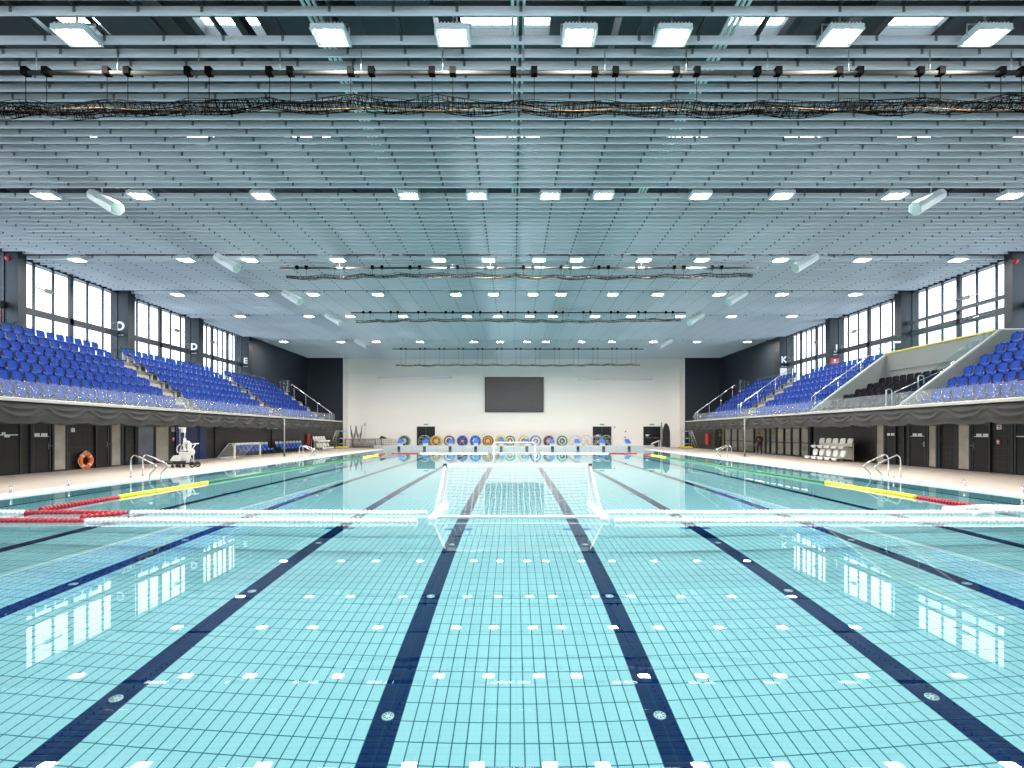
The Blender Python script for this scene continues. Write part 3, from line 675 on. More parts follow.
# ------------------------------------------------------------------ rolled net curtain hung under the edge of each stand
M['curtain'] = principled('dark_net_cloth', (0.050,0.047,0.044), 0.9, bump=0.3, bscale=30)
M['curtain'] = tiles('dark_net_cloth', (0.028,0.026,0.024), (0.031,0.029,0.027), (0.050,0.047,0.044), 0.05, 0.05, 0.004, 0.9, axes='yz')
for sg, lab in ((-1, 'dark net curtain draped in swags under the stand edge, lifebuoy side'), (1, 'dark net curtain draped in swags under the stand edge, black seats side')):
    vs, fs, ny, nz = [], [], 620, 22
    for sd in (0, 1):
        for i in range(ny+1):
            y = YB+0.2+(46.5-YB-.2)*i/ny; u = (y % 1.7)/1.7; sw = 4*u*(1-u)
            for j in range(nz+1):
                v = j/nz; zt = 2.575; zb = 1.97-0.09*sw+0.015*math.sin(y*9.0)
                z = zt+(zb-zt)*v; bul = 0.10*math.sin(PI*min(1, v*1.02))*(0.55+0.45*sw*math.sin(v*PI*2.2)**2)+0.02*math.sin(y*7+v*4)+0.07*math.exp(-((v-.22-.42*sw)/.07)**2)+0.05*math.exp(-((v-.02-.30*sw)/.05)**2)
                x = 15.40-bul if sd == 0 else 15.62+0.5*bul
                vs.append((sg*x, y, z))
    W = nz+1; o = (ny+1)*W
    for sd in (0, 1):
        for i in range(ny):
            for j in range(nz):
                a = sd*o+i*W+j; q = (a, a+W, a+W+1, a+1); fs.append(q if (sd == 0) == (sg < 0) else q[::-1])
    for i in range(ny):
        a = i*W+nz; fs.append((a, a+W, a+W+o, a+o)); a = i*W; fs.append((a, a+o, a+W+o, a+W))
    mb = MB(); mb.add(vs, fs, 0, True); tag(mb.build('net_curtain', M['curtain']), lab, 'net')
# ------------------------------------------------------------------ posts on the deck carrying the stand edge
for sg, lab in ((-1,'slim steel post from deck to stand edge, between the two rows of blue chairs'),(1,'slim steel post from deck to stand edge, in front of the glass front')):
    t = thing('stand_post', (sg*15.08,34.2,DECK), lab, 'post'); q = MB(); q.cyl((0,0,0),(0,0,2.50),0.045,n=12); q.cbox((sg*.1,0,2.50),(.3,.1,.06)); q.build('post', M['postgrey'], t)
    q = MB(); q.lathe([(.12,0),(.12,.015),(.06,.02),(.06,.16),(.05,.17)],16); q.build('foot_plate', M['rubber'], t)
# ------------------------------------------------------------------ grab-rail ladders
for sg, y, lab in ((-1,18.25,'steel pool ladder rails on the lifebuoy side, nearer pair'),(-1,32.4,'steel pool ladder rails on the lifebuoy side, farther pair'),(1,18.27,'steel pool ladder rails by the black doors, nearer pair'),(1,32.2,'steel pool ladder rails by the white seats, farther pair')):
    t = thing('pool_ladder', (sg*PX,y,DECK), lab, 'ladder')
    for d in (-.29, .29):
        pts = [(.50,d,0.0),(.50,d,.62)]+[(.50-.14*(1-math.cos(a)),d,.62+.16*math.sin(a)) for a in (.5,1.0,1.5)]
        pts += [(.10,d,.66),(-.22,d,.50),(-.36,d,.42),(-.39,d,.37),(-.36,d,.31),(-.25,d,.21),(-.17,d,.12),(-.13,d,0.0),(-.12,d,-.3),(-.12,d,-1.1)]
        r = MB(); r.tube([(sg*p[0], p[1], p[2]) for p in pts], 0.022, 10); rl = r.build('rail', M['steel'], t)
        f = MB(); f.lathe([(.055,0),(.055,.012),(.03,.03)],14, M=Matrix.Translation((sg*.50,d,0))); f.build('flange', M['steel'], rl)
    for k in range(3):
        st = MB(); st.box(*sorted((-sg*.16,-sg*.05)),-.27,.27,-.35-.28*k,-.32-.28*k); st.build('tread', M['whitepl'], t)
# rope anchor stubs on the pool edge
an0 = None
for px, py, lab in ((11,496,'short steel anchor stub on pool edge, lifebuoy side, nearer the camera'),(69,488.5,'short steel anchor stub on pool edge, lifebuoy side, near the ladder'),(893.5,482,'short steel anchor stub on pool edge beside the ladder by black doors'),(964,488.5,'short steel anchor stub on pool edge, middle one by the black doors'),(1022,497,'short steel anchor stub on pool edge at the picture margin')):
    sg = -1 if px < CX else 1; X = sg*12.93; y = yx(px, X)
    if an0 is None:
        an0 = thing('anchor_stub', (X,y,DECK), lab, 'anchor'); q = MB(); q.lathe([(.05,0),(.05,.012),(.025,.02),(.025,.15),(.033,.155),(.033,.18),(.02,.185)],14); q.build('stub', M['steel'], an0)
    else: copy_tree(an0, (X,y,DECK), label=lab)
# ------------------------------------------------------------------ lifebuoy
t = thing('lifebuoy', (-WX+0.14,22.3,0.42), 'orange lifebuoy leaning on the black tiled wall under the stand', 'lifebuoy', rz=0)
R = Matrix.Rotation(PI/2, 4, 'Y')
q = MB(); q.torus(.27,.085,40,12,M=R); q.build('ring', M['orange'], t)
for k in range(4):
    a = PI/4+k*PI/2; b = MB(); b.tube([(0,.27*math.sin(a+d),.27*math.cos(a+d)) for d in (-.12,-.06,0,.06,.12)], .0885, 12); b.build('white_band', M['whitepl'], t)
q = MB(); pts = []
for k in range(41):
    a = 2*PI*k/40; rr = .375+.025*math.cos(4*(a-PI/4))*-1; pts.append((0.02, rr*math.sin(a), rr*math.cos(a)))
q.tube(pts, .009, 6); q.build('grab_rope', M['whitepl'], t)
q = MB(); q.box(-.05,.02,-.03,.03,.30,.42); q.build('wall_hook', M['galv'], t)
# ------------------------------------------------------------------ wheeled pool hoist
t = thing('pool_hoist', (-14.75,23.3,DECK), 'white wheeled pool hoist chair with tall mast, standing on deck before the blue recess', 'pool hoist')
M['hoist'] = principled('hoist_white', (0.62,0.62,0.60), 0.45)
k = .0032
def zx(p): return (p-285)*k
def zz(p): return (670-p)*k
q = MB()
for d in (-.16,.16): q.box(zx(75),zx(450),d-.03,d+.03,zz(625),zz(600))
q.box(zx(75),zx(95),-.16,.16,zz(625),zz(600)); q.box(zx(400),zx(420),-.16,.16,zz(625),zz(600)); q.box(zx(135),zx(170),-.15,.15,zz(605),zz(575)); q.box(zx(240),zx(320),-.2,.2,zz(605),zz(575)); ch = q.build('chassis', M['rubber'], t)
for xx in (145,240):
    for d in (-.15,.15):
        w = MB(); w.cyl((zx(xx),d-.02,.065),(zx(xx),d+.02,.065),.065,n=16); w.box(zx(xx)-.02,zx(xx)+.02,d-.03,d+.03,.08,zz(620)); w.build('castor', M['rubber'], ch)
for d in (-.20,.20):
    w = MB(); w.torus(.105,.028,24,8,M=Matrix.Translation((zx(428),d,.13)) @ R @ Matrix.Rotation(0,4,'X') if False else Matrix.Translation((zx(428),d,.133)) @ Matrix.Rotation(PI/2,4,'X')); w.cyl((zx(428),d-.03,.133),(zx(428),d+.03,.133),.03,n=10)
    for a in range(3): w.tube([(zx(428)-.1*math.cos(a*PI/3),d,.133-.1*math.sin(a*PI/3)),(zx(428)+.1*math.cos(a*PI/3),d,.133+.1*math.sin(a*PI/3))],.012,6)
    w.build('wheel', M['rubber'], ch)
q = MB(); q.prism([(zx(112),zz(575)),(zx(255),zz(580)),(zx(255),zz(505)),(zx(165),zz(500))],'y',-.2,.2); q.build('foot_rest', M['hoist'], t)
q = MB(); q.prism([(zx(225),zz(560)),(zx(225),zz(465)),(zx(250),zz(450)),(zx(340),zz(455)),(zx(350),zz(520)),(zx(330),zz(600)),(zx(270),zz(600))],'y',-.10,.10); q.build('body', M['hoist'], t)
for d in (-.15,.15):
    q = MB(); q.tube([(zx(255),d,zz(590))]+[(zx(308)+.16*math.cos(a),d,zz(575)+.16*math.sin(a)) for a in [PI-PI*i/8 for i in range(9)]]+[(zx(360),d,zz(590))],.014,8); q.build('wheel_guard', M['hoist'], t)
q = MB(); q.box(zx(270),zx(295),-.05,.05,zz(500),zz(262)); q.cyl((zx(285),0,zz(265)),(zx(285),0,zz(120)),.022,n=10); q.cyl((zx(220),0,zz(360)),(zx(215),0,zz(128)),.008,n=6); ms = q.build('mast', M['hoist'], t)
q = MB(); q.box(zx(205),zx(297),-.04,.04,zz(128),zz(110)); q.rbox(zx(240),zx(288),-.08,.08,zz(182),zz(118),.02); q.build('control_box', M['hoist'], ms)
for d in (-.13,.13):
    q = MB(); q.tube([(zx(250),d,zz(350)),(zx(225),d,zz(358)),(zx(205),d,zz(385)),(zx(200),d,zz(430)),(zx(212),d,zz(455)),(zx(250),d,zz(455))],.02,8); q.build('arm_loop', M['hoist'], t)
q = MB(); q.tube([(zx(285),0,zz(346)),(zx(400),0,zz(346)),(zx(442),0,zz(338))],.022,8); q.tube([(zx(442),0,zz(338)),(zx(385),0,zz(420)),(zx(350),0,zz(480))],.022,8); q.tube([(zx(442),-.2,zz(338)),(zx(442),.2,zz(338))],.02,8); q.build('push_handle', M['hoist'], t)
q = MB(); q.prism([(zx(298),zz(340)),(zx(298),zz(295)),(zx(330),zz(300)),(zx(370),zz(340))],'y',-.06,.06); q.build('bracket', M['hoist'], t)
q = MB(); q.torus(.12,.035,24,8,M=Matrix.Translation((zx(388),-.05,zz(455))) @ Matrix.Rotation(PI/2,4,'X')); q.cyl((zx(388),-.1,zz(455)),(zx(388),0,zz(455)),.09,n=16); q.tube([(zx(405),0,zz(480)),(zx(410),0,zz(600))],.018,6); q.build('winch_wheel', M['hoist'], t)
q = MB(); q.rbox(zx(240),zx(350),-.14,.14,zz(430)-.02,zz(430)+.03,.02); q.rbox(zx(345),zx(355),-.14,.14,zz(430),zz(345),.01); q.build('seat', M['hoist'], t)
# ------------------------------------------------------------------ water-polo goals
def grid_net(mb, A, B, C, D, nu, nv, r, sag=0.0):
    """net of thin cords over the quad A-B (top) D-C (bottom)"""
    A, B, C, D = map(Vector, (A, B, C, D)); nrm = (B-A).cross(D-A).normalized()
    def P(u, v): return (A*(1-u)+B*u)*(1-v)+(D*(1-u)+C*u)*v+nrm*sag*16*u*(1-u)*v*(1-v)
    for i in range(nu+1): mb.tube([P(i/nu, j/8) for j in range(9)], r, 3, caps=False)
    for j in range(nv+1): mb.tube([P(i/8, j/nv) for i in range(9)], r, 3, caps=False)
def polo_goal(name, loc, rz, label, floats=True, r=.0042, cell=.11, depth=1.6, topd=0.0, mats=('whitepl','netwhite')):
    """origin under the middle of the goal mouth; local +y is the net side"""
    t = thing(name, loc, label, 'goal', rz=rz); hw, H = 1.56, .90
    for sx in (-1, 1):
        q = MB(); q.box(sx*hw-.04, sx*hw+.04, -.04, .04, -.12 if floats else 0, H+.035); q.build('post', M[mats[0]], t)
        q = MB(); q.tube([(sx*hw,.0,H)]+([(sx*hw,topd,H)] if topd else [])+[(sx*hw,depth,.06)],.022,8); q.build('strut', M[mats[0]], t)
        q = MB()
        if floats: q.rbox(sx*(hw+.02)-.09,sx*(hw+.02)+.09,-.1,depth+.15,-.06,.07,.03)
        else: q.tube([(sx*hw,0,.03),(sx*hw,depth,.03)],.03,8)
        q.build('float' if floats else 'base_tube', M[mats[0]], t)
    q = MB(); q.box(-hw-.04, hw+.04, -.04, .04, H-.04, H+.035); q.build('crossbar', M[mats[0]], t)
    q = MB(); q.tube([(-hw,depth,.05),(hw,depth,.05)],.03,8); q.build('rear_bar', M[mats[0]], t)
    n = MB(); c = cell
    grid_net(n, (-hw,topd,H),(hw,topd,H),(hw,depth,.05),(-hw,depth,.05), round(2*hw/c), round(math.hypot(depth-topd,.85)/c), r, -.06)
    for sx in (-1, 1): grid_net(n, (sx*hw,0,H),(sx*hw,max(topd,.02),H),(sx*hw,depth,.05),(sx*hw,0,.05), round(depth/c*.7), round(.85/c), r)
    if topd: grid_net(n, (-hw,0,H),(hw,0,H),(hw,topd,H),(-hw,topd,H), round(2*hw/c), max(2, round(topd/c)), r)
    n.build('net', M[mats[1]], t); return t
M['netwhite'] = principled('white_net_cord', (0.60,0.61,0.61), 0.6)
polo_goal('water_polo_goal', (0.0,11.25,0.0), PI, 'white floating water polo goal nearest the camera, seen from behind its net')
polo_goal('water_polo_goal', (0.0,39.3,0.0), 0, 'white floating water polo goal in the far half of the pool', cell=.15)
polo_goal('stored_goal', (-16.6,32.5,DECK), PI/2, 'white goal frame with grey net stored on the deck before blue chairs', False, .006, .12, 1.05, .35)
# ------------------------------------------------------------------ floating ropes
M['fred'] = principled('red_float', (0.34,0.006,0.018), 0.35); M['fyel'] = principled('yellow_float', (0.85,0.66,0.02), 0.35)
M['fgrn'] = principled('green_float', (0.012,0.15,0.045), 0.4); M['fwht'] = principled('white_float', (0.72,0.72,0.70), 0.4)
def rope(name, runs, label, R=.064, pitch=.085, wob=.02):
    """runs: (material key, part name, list of points); discs threaded along each run"""
    t = thing(name, runs[0][2][0], label, 'rope'); base = Vector(runs[0][2][0])
    for mk, pn, pts in runs:
        P = [Vector(p)-base for p in pts]; q = MB(); path, rad = [], []
        for a, b in zip(P[:-1], P[1:]):
            L = (b-a).length; n = max(1, int(L/pitch)); pr = ((0.0,.62),(.12,.95),(.35,1.0),(.62,.95),(.74,.62),(.95,.5)) if n < 420 else ((0,.65),(.15,1),(.6,1),(.75,.6))
            for i in range(n):
                for u, f in pr:
                    s = (i+u)/n; p = a.lerp(b, s); p.z += wob*.3*math.sin(s*L*2.1); p += Vector((math.sin(s*L*.7)*wob*(abs((b-a).y) > abs((b-a).x)), math.sin(s*L*.6)*wob*(abs((b-a).x) >= abs((b-a).y)), 0)); path.append(p); rad.append(R*f)
        q.tube(path, rad, 9); q.build(pn, M[mk], t)
    return t
z = .015
rope('goal_line_rope', [('fred','red_floats',[(-9.95,9.36,z),(-7.78,9.36,z)]),('fwht','white_floats',[(-7.76,9.36,z),(-1.80,9.36,z)])], 'floating rope of red then white discs, nearer of two on the lifebuoy side')
rope('goal_line_rope', [('fwht','white_floats',[(-10.9,10.32,z),(-9.75,10.32,z)]),('fred','red_floats',[(-9.73,10.32,z),(-7.72,10.30,z)]),('fred','red_floats',[(-7.74,10.20,z),(-8.2,9.75,z)]),('fwht','white_floats',[(-7.66,10.32,z),(-1.78,10.32,z)])], 'floating rope of white and red discs, farther of two on the lifebuoy side')
rope('goal_line_rope', [('fwht','white_floats',[(1.72,9.36,z),(11.2,9.36,z)])], 'floating rope of white discs, straight, nearer of two on the black doors side')
rope('goal_line_rope', [('fwht','white_floats',[(1.64,10.32,z),(9.4,10.32,z)]),('fwht','white_floats',[(8.6,10.55,.05),(9.5,10.52,.10),(10.6,10.5,.06)]),('fwht','white_floats',[(8.9,10.2,.02),(9.6,10.42,.05),(10.9,10.15,.03)])], 'floating rope of white discs bunched at its far end, by the black doors')
rope('goal_line_rope', [('fred','red_floats',[(-9.5,40.3,z),(-7.4,40.3,z)]),('fwht','white_floats',[(-7.3,40.3,z),(-2.0,40.3,z)])], 'floating rope of red then white discs left of the far goal', pitch=.12)
rope('goal_line_rope', [('fwht','white_floats',[(2.0,40.3,z),(7.3,40.3,z)]),('fred','red_floats',[(7.4,40.3,z),(9.5,40.3,z)])], 'floating rope of white then red discs right of the far goal', pitch=.12)
for sg, lab in ((-1,'long floating side rope, red, yellow then green, on the lifebuoy side'),(1,'long floating side rope, red, yellow then green, on the black doors side')):
    x = sg*9.83
    rope('side_line_rope', [('fred','red_floats',[(x,10.75,z),(x,12.85,z)]),('fyel','yellow_floats',[(x,12.88,z),(x,16.6,z)]),('fgrn','green_floats',[(x,16.63,z),(x,33.8,z)]),('fyel','yellow_floats',[(x,33.83,z),(x,37.5,z)]),('fred','red_floats',[(x,37.53,z),(x,39.6,z)])], lab)
# ------------------------------------------------------------------ chairs along the walls
def team_chair(loc, label, cover=True):
    t = thing('wall_chair', loc, label, 'chair', 'blue chairs along the wall')
    a = MB(); shell(a, PAN, PANW, .025); a.build('seat_pan', M['bluepl'], t)
    b = MB(); shell(b, BAK[:4], BAKW[:4], .03); b.build('backrest', M['bluepl'], t)
    c = MB(); shell(c, [(-.215,.66),(-.228,.74),(-.24,.83),(-.25,.89)], [.18,.20,.20,.15], .05); c.build('head_cover', M['whitepl'], t)
    for x in (-.2,.15):
        for y in (-.17,.17): l = MB(); l.cyl((x*1.1,y,0),(x,y,.40),.016,n=8); l.build('leg', M['rubber'], t)
    return t
ch0 = None
for row, (a, b, n, lab) in enumerate(((238.5,270,9,'behind the stored goal'),(280.5,303.5,8,'past the slim post'))):
    y0, y1 = yx(a, -17.9), yx(b, -17.9)
    for i in range(n):
        L = 'blue chair with white top, %s from the camera, row %s' % (ORD[i+1], lab); loc = (-17.95, y0+(y1-y0)*i/(n-1), DECK)
        if ch0 is None: ch0 = team_chair(loc, L)
        else: copy_tree(ch0, loc, label=L)
# ------------------------------------------------------------------ two-tier white benches
def tier_bench(loc, rz, label):
    """origin at the wall end nearest local y=0; seats face local -x"""
    t = thing('tiered_bench', loc, label, 'bench', rz=rz)
    for lv, (x, z, n) in enumerate(((-.62,.17,5),(-.24,.80,5))):
        for i in range(n):
            a = MB(); Mx = Matrix.Translation((x,.32+.64*i,z-.48)) @ Matrix.Rotation(PI,4,'Z') @ Matrix.Scale(1.18,4)
            shell(a, PAN, PANW, .03); s2 = MB(); s2.add(a.v, a.f, 0, True, Mx); b = MB(); shell(b, BAK, BAKW, .03); s2.add(b.v, b.f, 0, True, Mx); s2.build('bucket_seat', M['whitepl'], t)
        r = MB(); r.box(x-.05,x+.05,.0,3.6,z-.05,z); r.build('seat_rail', M['galv'], t)
    p = MB(); p.box(-.06,-.02,.0,3.0,.12,.98); p.build('back_panel', M['benchp'], t)
    f = MB()
    for y in (.03,1.8,3.55): f.box(-.75,0,y-.025,y+.025,.0,.04); f.box(-.06,0,y-.025,y+.025,0,1.0); f.box(-.65,-.6,y-.025,y+.025,0,.22); f.box(-.3,-.05,y-.025,y+.025,.74,.78)
    f.build('frame', M['galv'], t); return t
M['benchp'] = principled('cream_panel', (0.62,0.58,0.50), 0.6)
tier_bench((18.0,27.7,DECK), 0, 'two-tier bench of ten white bucket seats against the black wall')
tier_bench((-18.30,50.6,DECK), PI, 'pale two-tier bench of white seats beside the tall red fire cabinet')
# ------------------------------------------------------------------ things hung under the stand edge
q = MB(); p = atY(272,428,34.5); q.box(p.x-.35,p.x+.35,34.45,34.52,p.z-.07,p.z+.09); q.cyl((p.x-.25,34.5,p.z),(p.x-.25,34.5,2.35),.01,n=6); q.cyl((p.x+.25,34.5,p.z),(p.x+.25,34.5,2.35),.01,n=6)
tag(q.build('exit_sign', M['greensign']), 'small green exit sign hanging under the stand above the blue chairs', 'sign')
q = MB(); p = atX(306.5,424,-16.2); q.rbox(p.x-.2,p.x+.2,p.y-.15,p.y+.15,p.z-.28,p.z+.25,.04); q.cyl((p.x,p.y,p.z+.2),(p.x,p.y,2.36),.03,n=8)
tag(q.build('speaker_box', M['whitepl']), 'small white loudspeaker box under the stand edge near the far ladder', 'speaker')
# ------------------------------------------------------------------ added downlights, out of view, brightening the space under each stand
l3 = bpy.data.lights.new('downlight_glow', 'AREA'); l3.shape = 'DISK'; l3.size = 0.16; l3.energy = 22; l3.color = (1,.95,.88); dl0 = None
for sg in (-1, 1):
    for i in range(11):
        lab = 'recessed round downlight in the stand soffit, %s from the camera, %s' % (ORD[i+1], 'lifebuoy side' if sg < 0 else 'black doors side'); loc = (sg*16.6, 7.0+3.7*i, 2.33)
        if dl0 is None:
            dl0 = thing('soffit_downlight', loc, lab, 'lamp', 'soffit downlights'); q = MB(); q.lathe([(.09,-.004),(.13,-.004),(.13,.015),(.09,.015)], 20); q.build('trim_ring', M['whitepl'], dl0)
            lo = bpy.data.objects.new('downlight_glow', l3); COL.objects.link(lo); lo.parent = dl0; lo.location = (0,0,-.012)
        else: copy_tree(dl0, loc, label=lab)
# ================================================================== far end: raised end wall, blocks, reels, screen, doors
mb = MB(); mb.box(-13.75, 13.75, PY1+.31, PY1+1.35, DECK, .36); mb.box(-PX, PX, PY1+.02, PY1+.31, -.05, .36); mb.box(-13.75, 13.75, PY1+.01, PY1+.16, .33, .385)
mb.box(13.75, 15.0, PY1+.5, PY1+1.35, DECK, .22); mb.box(15.0, 16.1, PY1+.5, PY1+1.35, DECK, .14)
M['raised'] = principled('white_end_wall', (0.44,0.46,0.455), 0.5)
rw = struct(mb, 'wall_raised_end', M['raised'])
M['blktop'] = principled('blue_nonslip_top', (0.03,0.16,0.62), 0.6, bump=.3, bscale=60)
M['blkpanel'] = principled('dark_navy_panel', (0.012,0.022,0.045), 0.4)
M['grip'] = principled('grey_grip', (0.20,0.22,0.23), 0.5)
bl0 = None
for k in range(10):
    x = -11.25+2.5*k; lab = 'white starting block with blue sloping top, %s from the %s' % (ORD[min(k+1, 10-k)], 'lifebuoy side' if k < 5 else 'side of the black board')
    loc = (x, PY1+.30, .385)
    if bl0 is None:
        t = bl0 = thing('starting_block', loc, lab, 'starting block', 'starting blocks')
        q = MB(); q.prism([(.05,0),(.62,0),(.62,.36),(.05,.22)], 'x', -.21, .21); q.build('pedestal', M['whitepl'], t)
        q = MB(); q.prism([(-.06,.245),(-.06,.295),(.70,.50),(.70,.45)], 'x', -.25, .25); q.prism([(.60,.50),(.70,.54),(.70,.62),(.66,.62)], 'x', -.22, .22); q.build('sloping_top', M['blktop'], t)
        q = MB(); q.tube([(-.18,.05,.12),(-.18,-.04,.12),(.18,-.04,.12),(.18,.05,.12)], .016, 6); q.build('hand_bar', M['steel'], t)
    else: copy_tree(bl0, loc, label=lab)
mb = MB()
for k in range(9):
    x = -10+2.5*k; mb.box(x-.08,x+.08,PY1+.005,PY1+.022,.14,.17); mb.box(x-.015,x+.015,PY1+.005,PY1+.022,.08,.24)
mb.build('wall_grip', M['grip'], rw)
for k in range(10):
    q = MB(); q.rbox(-11.25+2.5*k-.14,-11.25+2.5*k+.14,PY1-.03,PY1+.012,-.02,.30,.01); q.build('lane_panel', M['blkpanel'], rw)
# white sloping rail at the end of the raised wall
q = MB(); a = atY(652,447,52.0); b = atY(660,441,52.0)
for d in (0,.5): q.tube([(a.x,52.0+d,.2),(a.x+.1,52.0+d,.55),(b.x,52.0+d,.85),(b.x,52.0+d,.2)], .03, 8)
tag(q.build('ramp_rail', M['whitepl']), 'white sloping handrail at the end of the raised wall before the double door', 'handrail')
# doors in the far wall
def far_door(px0, px1, plate_at, sgn):
    global dn
    dn += 1; a, b = atY(px0, 446, YF), atY(px1, 446, YF); x0, x1 = a.x, b.x; z1 = 2.24; q = MB(); xm = (x0+x1)/2
    q.box(x0+.05, xm-.006, YF-.05, YF-.01, DECK+.01, z1); q.box(xm+.006, x1-.05, YF-.05, YF-.01, DECK+.01, z1); d = struct(q, 'door_%d' % dn, M['doorblk'])
    f = MB(); f.box(x0-.03,x0+.05,YF-.07,YF,DECK,z1+.07); f.box(x1-.05,x1+.03,YF-.07,YF,DECK,z1+.07); f.box(x0-.03,x1+.03,YF-.07,YF,z1,z1+.07); f.build('door_frame', M['black'], d)
    h = MB(); h.tube([(xm-.1,YF-.06,1.08),(xm-.1,YF-.12,1.08),(xm-.75,YF-.12,1.08),(xm-.75,YF-.06,1.08)],.015,6); h.build('push_bar', M['galv'], d)
    h = MB(); h.tube([(xm+.1,YF-.06,1.08),(xm+.1,YF-.12,1.08),(xm+.75,YF-.12,1.08),(xm+.75,YF-.06,1.08)],.015,6); h.build('push_bar', M['galv'], d)
    if plate_at:
        p = atY(plate_at[0], plate_at[1], YF); s = MB(); s.box(p.x-.16,p.x+.16,YF-.056,YF-.05,p.z-.10,p.z+.10); s.box(p.x+.24,p.x+.34,YF-.056,YF-.05,p.z+.02,p.z+.08); s.build('door_notice', M['notice'], d)
    e = MB(); e.rbox(xm-.24,xm+.24,YF-.1,YF,2.46,2.60,.02); tag(e.build('exit_sign', M['greensign']), 'small green exit sign on the white wall above the %s black double door' % sgn, 'sign')
far_door(417.2, 434.8, None, 'lifebuoy side'); far_door(593, 611, (597.8,435.6), 'middle'); far_door(643.6, 660, (647,435.3), 'dark-board side')
# score screen: a grid of dark modules in a thin frame
M['screen'] = tiles('dark_screen', (0.030,0.030,0.028), (0.033,0.033,0.030), (0.022,0.022,0.021), 0.64, 0.64, 0.012, 0.35, axes='xz')
a, b = atY(485, 412, YF-.1), atY(543.6, 377.2, YF-.1); t = thing('score_screen', ((a.x+b.x)/2, YF-.16, a.z), 'large dark blank score screen on the white far wall', 'screen'); w2 = (b.x-a.x)/2; hh = b.z-a.z
q = MB(); q.box(-w2+.06,w2-.06,-.02,.1,.06,hh-.06); q.build('screen_panel', M['screen'], t)
q = MB(); q.box(-w2,w2,-.05,.12,0,.06); q.box(-w2,w2,-.05,.12,hh-.06,hh); q.box(-w2,-w2+.06,-.05,.12,.06,hh-.06); q.box(w2-.06,w2,-.05,.12,.06,hh-.06); q.build('screen_frame', M['rubber'], t)
q = MB(); q.box(-w2*.7,-w2*.5,.1,.16,.3,hh-.3); q.box(w2*.5,w2*.7,.1,.16,.3,hh-.3); q.build('wall_bracket', M['galv'], t)
for px0, px1, py, lab in ((378,452.5,377.5,'thin grey rail fixed to the white wall beside the screen, lifebuoy side'),(577,652.5,379.2,'thin grey rail fixed to the white wall beside the screen, black seats side')):
    a, b = atY(px0, py, YF-.1), atY(px1, py, YF-.1); q = MB(); q.box(a.x,b.x,YF-.16,YF-.06,a.z-.06,a.z+.06)
    for i in range(5): x = a.x+.2+(b.x-a.x-.4)*i/4; q.box(x-.04,x+.04,YF-.08,YF,a.z-.1,a.z+.1)
    tag(q.build('wall_rail', M['galv']), lab, 'rail')
# ------------------------------------------------------------------ rope reels
for nm, c in (('rYel',(0.66,0.46,0.02)),('rRed',(0.22,0.015,0.02)),('rBlu',(0.02,0.05,0.28)),('rMid',(0.03,0.16,0.50)),('rGrn',(0.02,0.20,0.06)),('rWht',(0.72,0.70,0.68)),('rBlk',(0.02,0.03,0.02)),('rGry',(0.30,0.29,0.28))): M[nm] = principled('rope_'+nm, c, 0.6)
RW = dict(rYel='yellow', rRed='red', rBlu='navy', rMid='blue', rGrn='green', rWht='white', rBlk='black', rGry='grey')
def reel(px, rings, label, y=53.6):
    x = atY(px, 441, y).x; t = thing('rope_reel', (x,y,DECK), label, 'reel'); zc = .72; Rm = Matrix.Translation((0,0,zc)) @ Matrix.Rotation(PI/2, 4, 'X')
    for d in (-.42,.42):
        f = MB(); f.torus(.58,.018,32,6,M=Matrix.Translation((0,d,zc)) @ Matrix.Rotation(PI/2,4,'X'))
        for a in range(6): f.tube([(.06*math.cos(a*PI/3),d,zc+.06*math.sin(a*PI/3)),(.58*math.cos(a*PI/3),d,zc+.58*math.sin(a*PI/3))],.012,5)
        f.build('flange', M['galv'], t)
    f = MB()
    for d in (-.5,.5):
        f.tube([(-.5,d,.09),(0,d,zc),(.5,d,.09)],.022,6); f.tube([(-.55,d,.09),(.55,d,.09)],.02,6)
    f.tube([(-.5,-.5,.09),(-.5,.5,.09)],.02,6); f.tube([(.5,-.5,.09),(.5,.5,.09)],.02,6); f.cyl((0,-.52,zc),(0,.52,zc),.04,n=10); st = f.build('stand', M['galv'], t)
    for sx in (-.5,.5):
        for d in (-.5,.5): w_ = MB(); w_.cyl((sx,d-.025,.07),(sx,d+.025,.07),.07,n=12); w_.build('castor', M['rubber'], st)
    if rings:
        n = len(rings)
        for i, mk in enumerate(rings):
            r0 = .14+.40*i/n; r1 = .14+.40*(i+1)/n; q = MB(); turns = 5
            for k in range(turns):
                yy_ = -.36+.72*(k+.5)/turns
                q.torus((r0+r1)/2, (r1-r0)/2*1.02, 26, 8, M=Matrix.Translation((0,yy_,zc)) @ Matrix.Rotation(PI/2,4,'X'))
            q.build('rope_coil', M[mk], t)
REELS = [(404.5,['rWht','rBlk','rGrn'],'beside the lifebuoy-side double door'),(436.5,['rYel','rRed','rYel'],'first right of that double door'),(449.5,['rBlk','rWht','rRed'],None),(462.5,['rRed','rBlu','rBlu'],None),
         (475.5,['rWht','rMid','rBlu'],None),(488,['rYel','rRed','rYel','rRed'],None),(501,['rMid','rYel'],None),(510,['rRed','rWht','rGrn'],'behind the far goal'),(524,['rRed','rWht','rYel'],None),(535.6,['rBlu','rWht','rWht','rBlu'],None),(548.8,['rYel','rBlu','rRed'],None),(562,['rBlk','rWht','rGrn'],'last full reel before two empty ones')]
seen = {}
for i, (px, rg, ex) in enumerate(REELS):
    cs = ' and '.join(dict.fromkeys([RW[r] for r in rg[::-1]]))
    reel(px, rg, 'reel wound with %s rope, %s reel from the lifebuoy side' % (cs.replace(' and ', ', ', cs.count(' and ')-1 if cs.count(' and ') > 1 else 0), ORD[i+1]), 53.6+(1.1 if px in (510,) else 0))
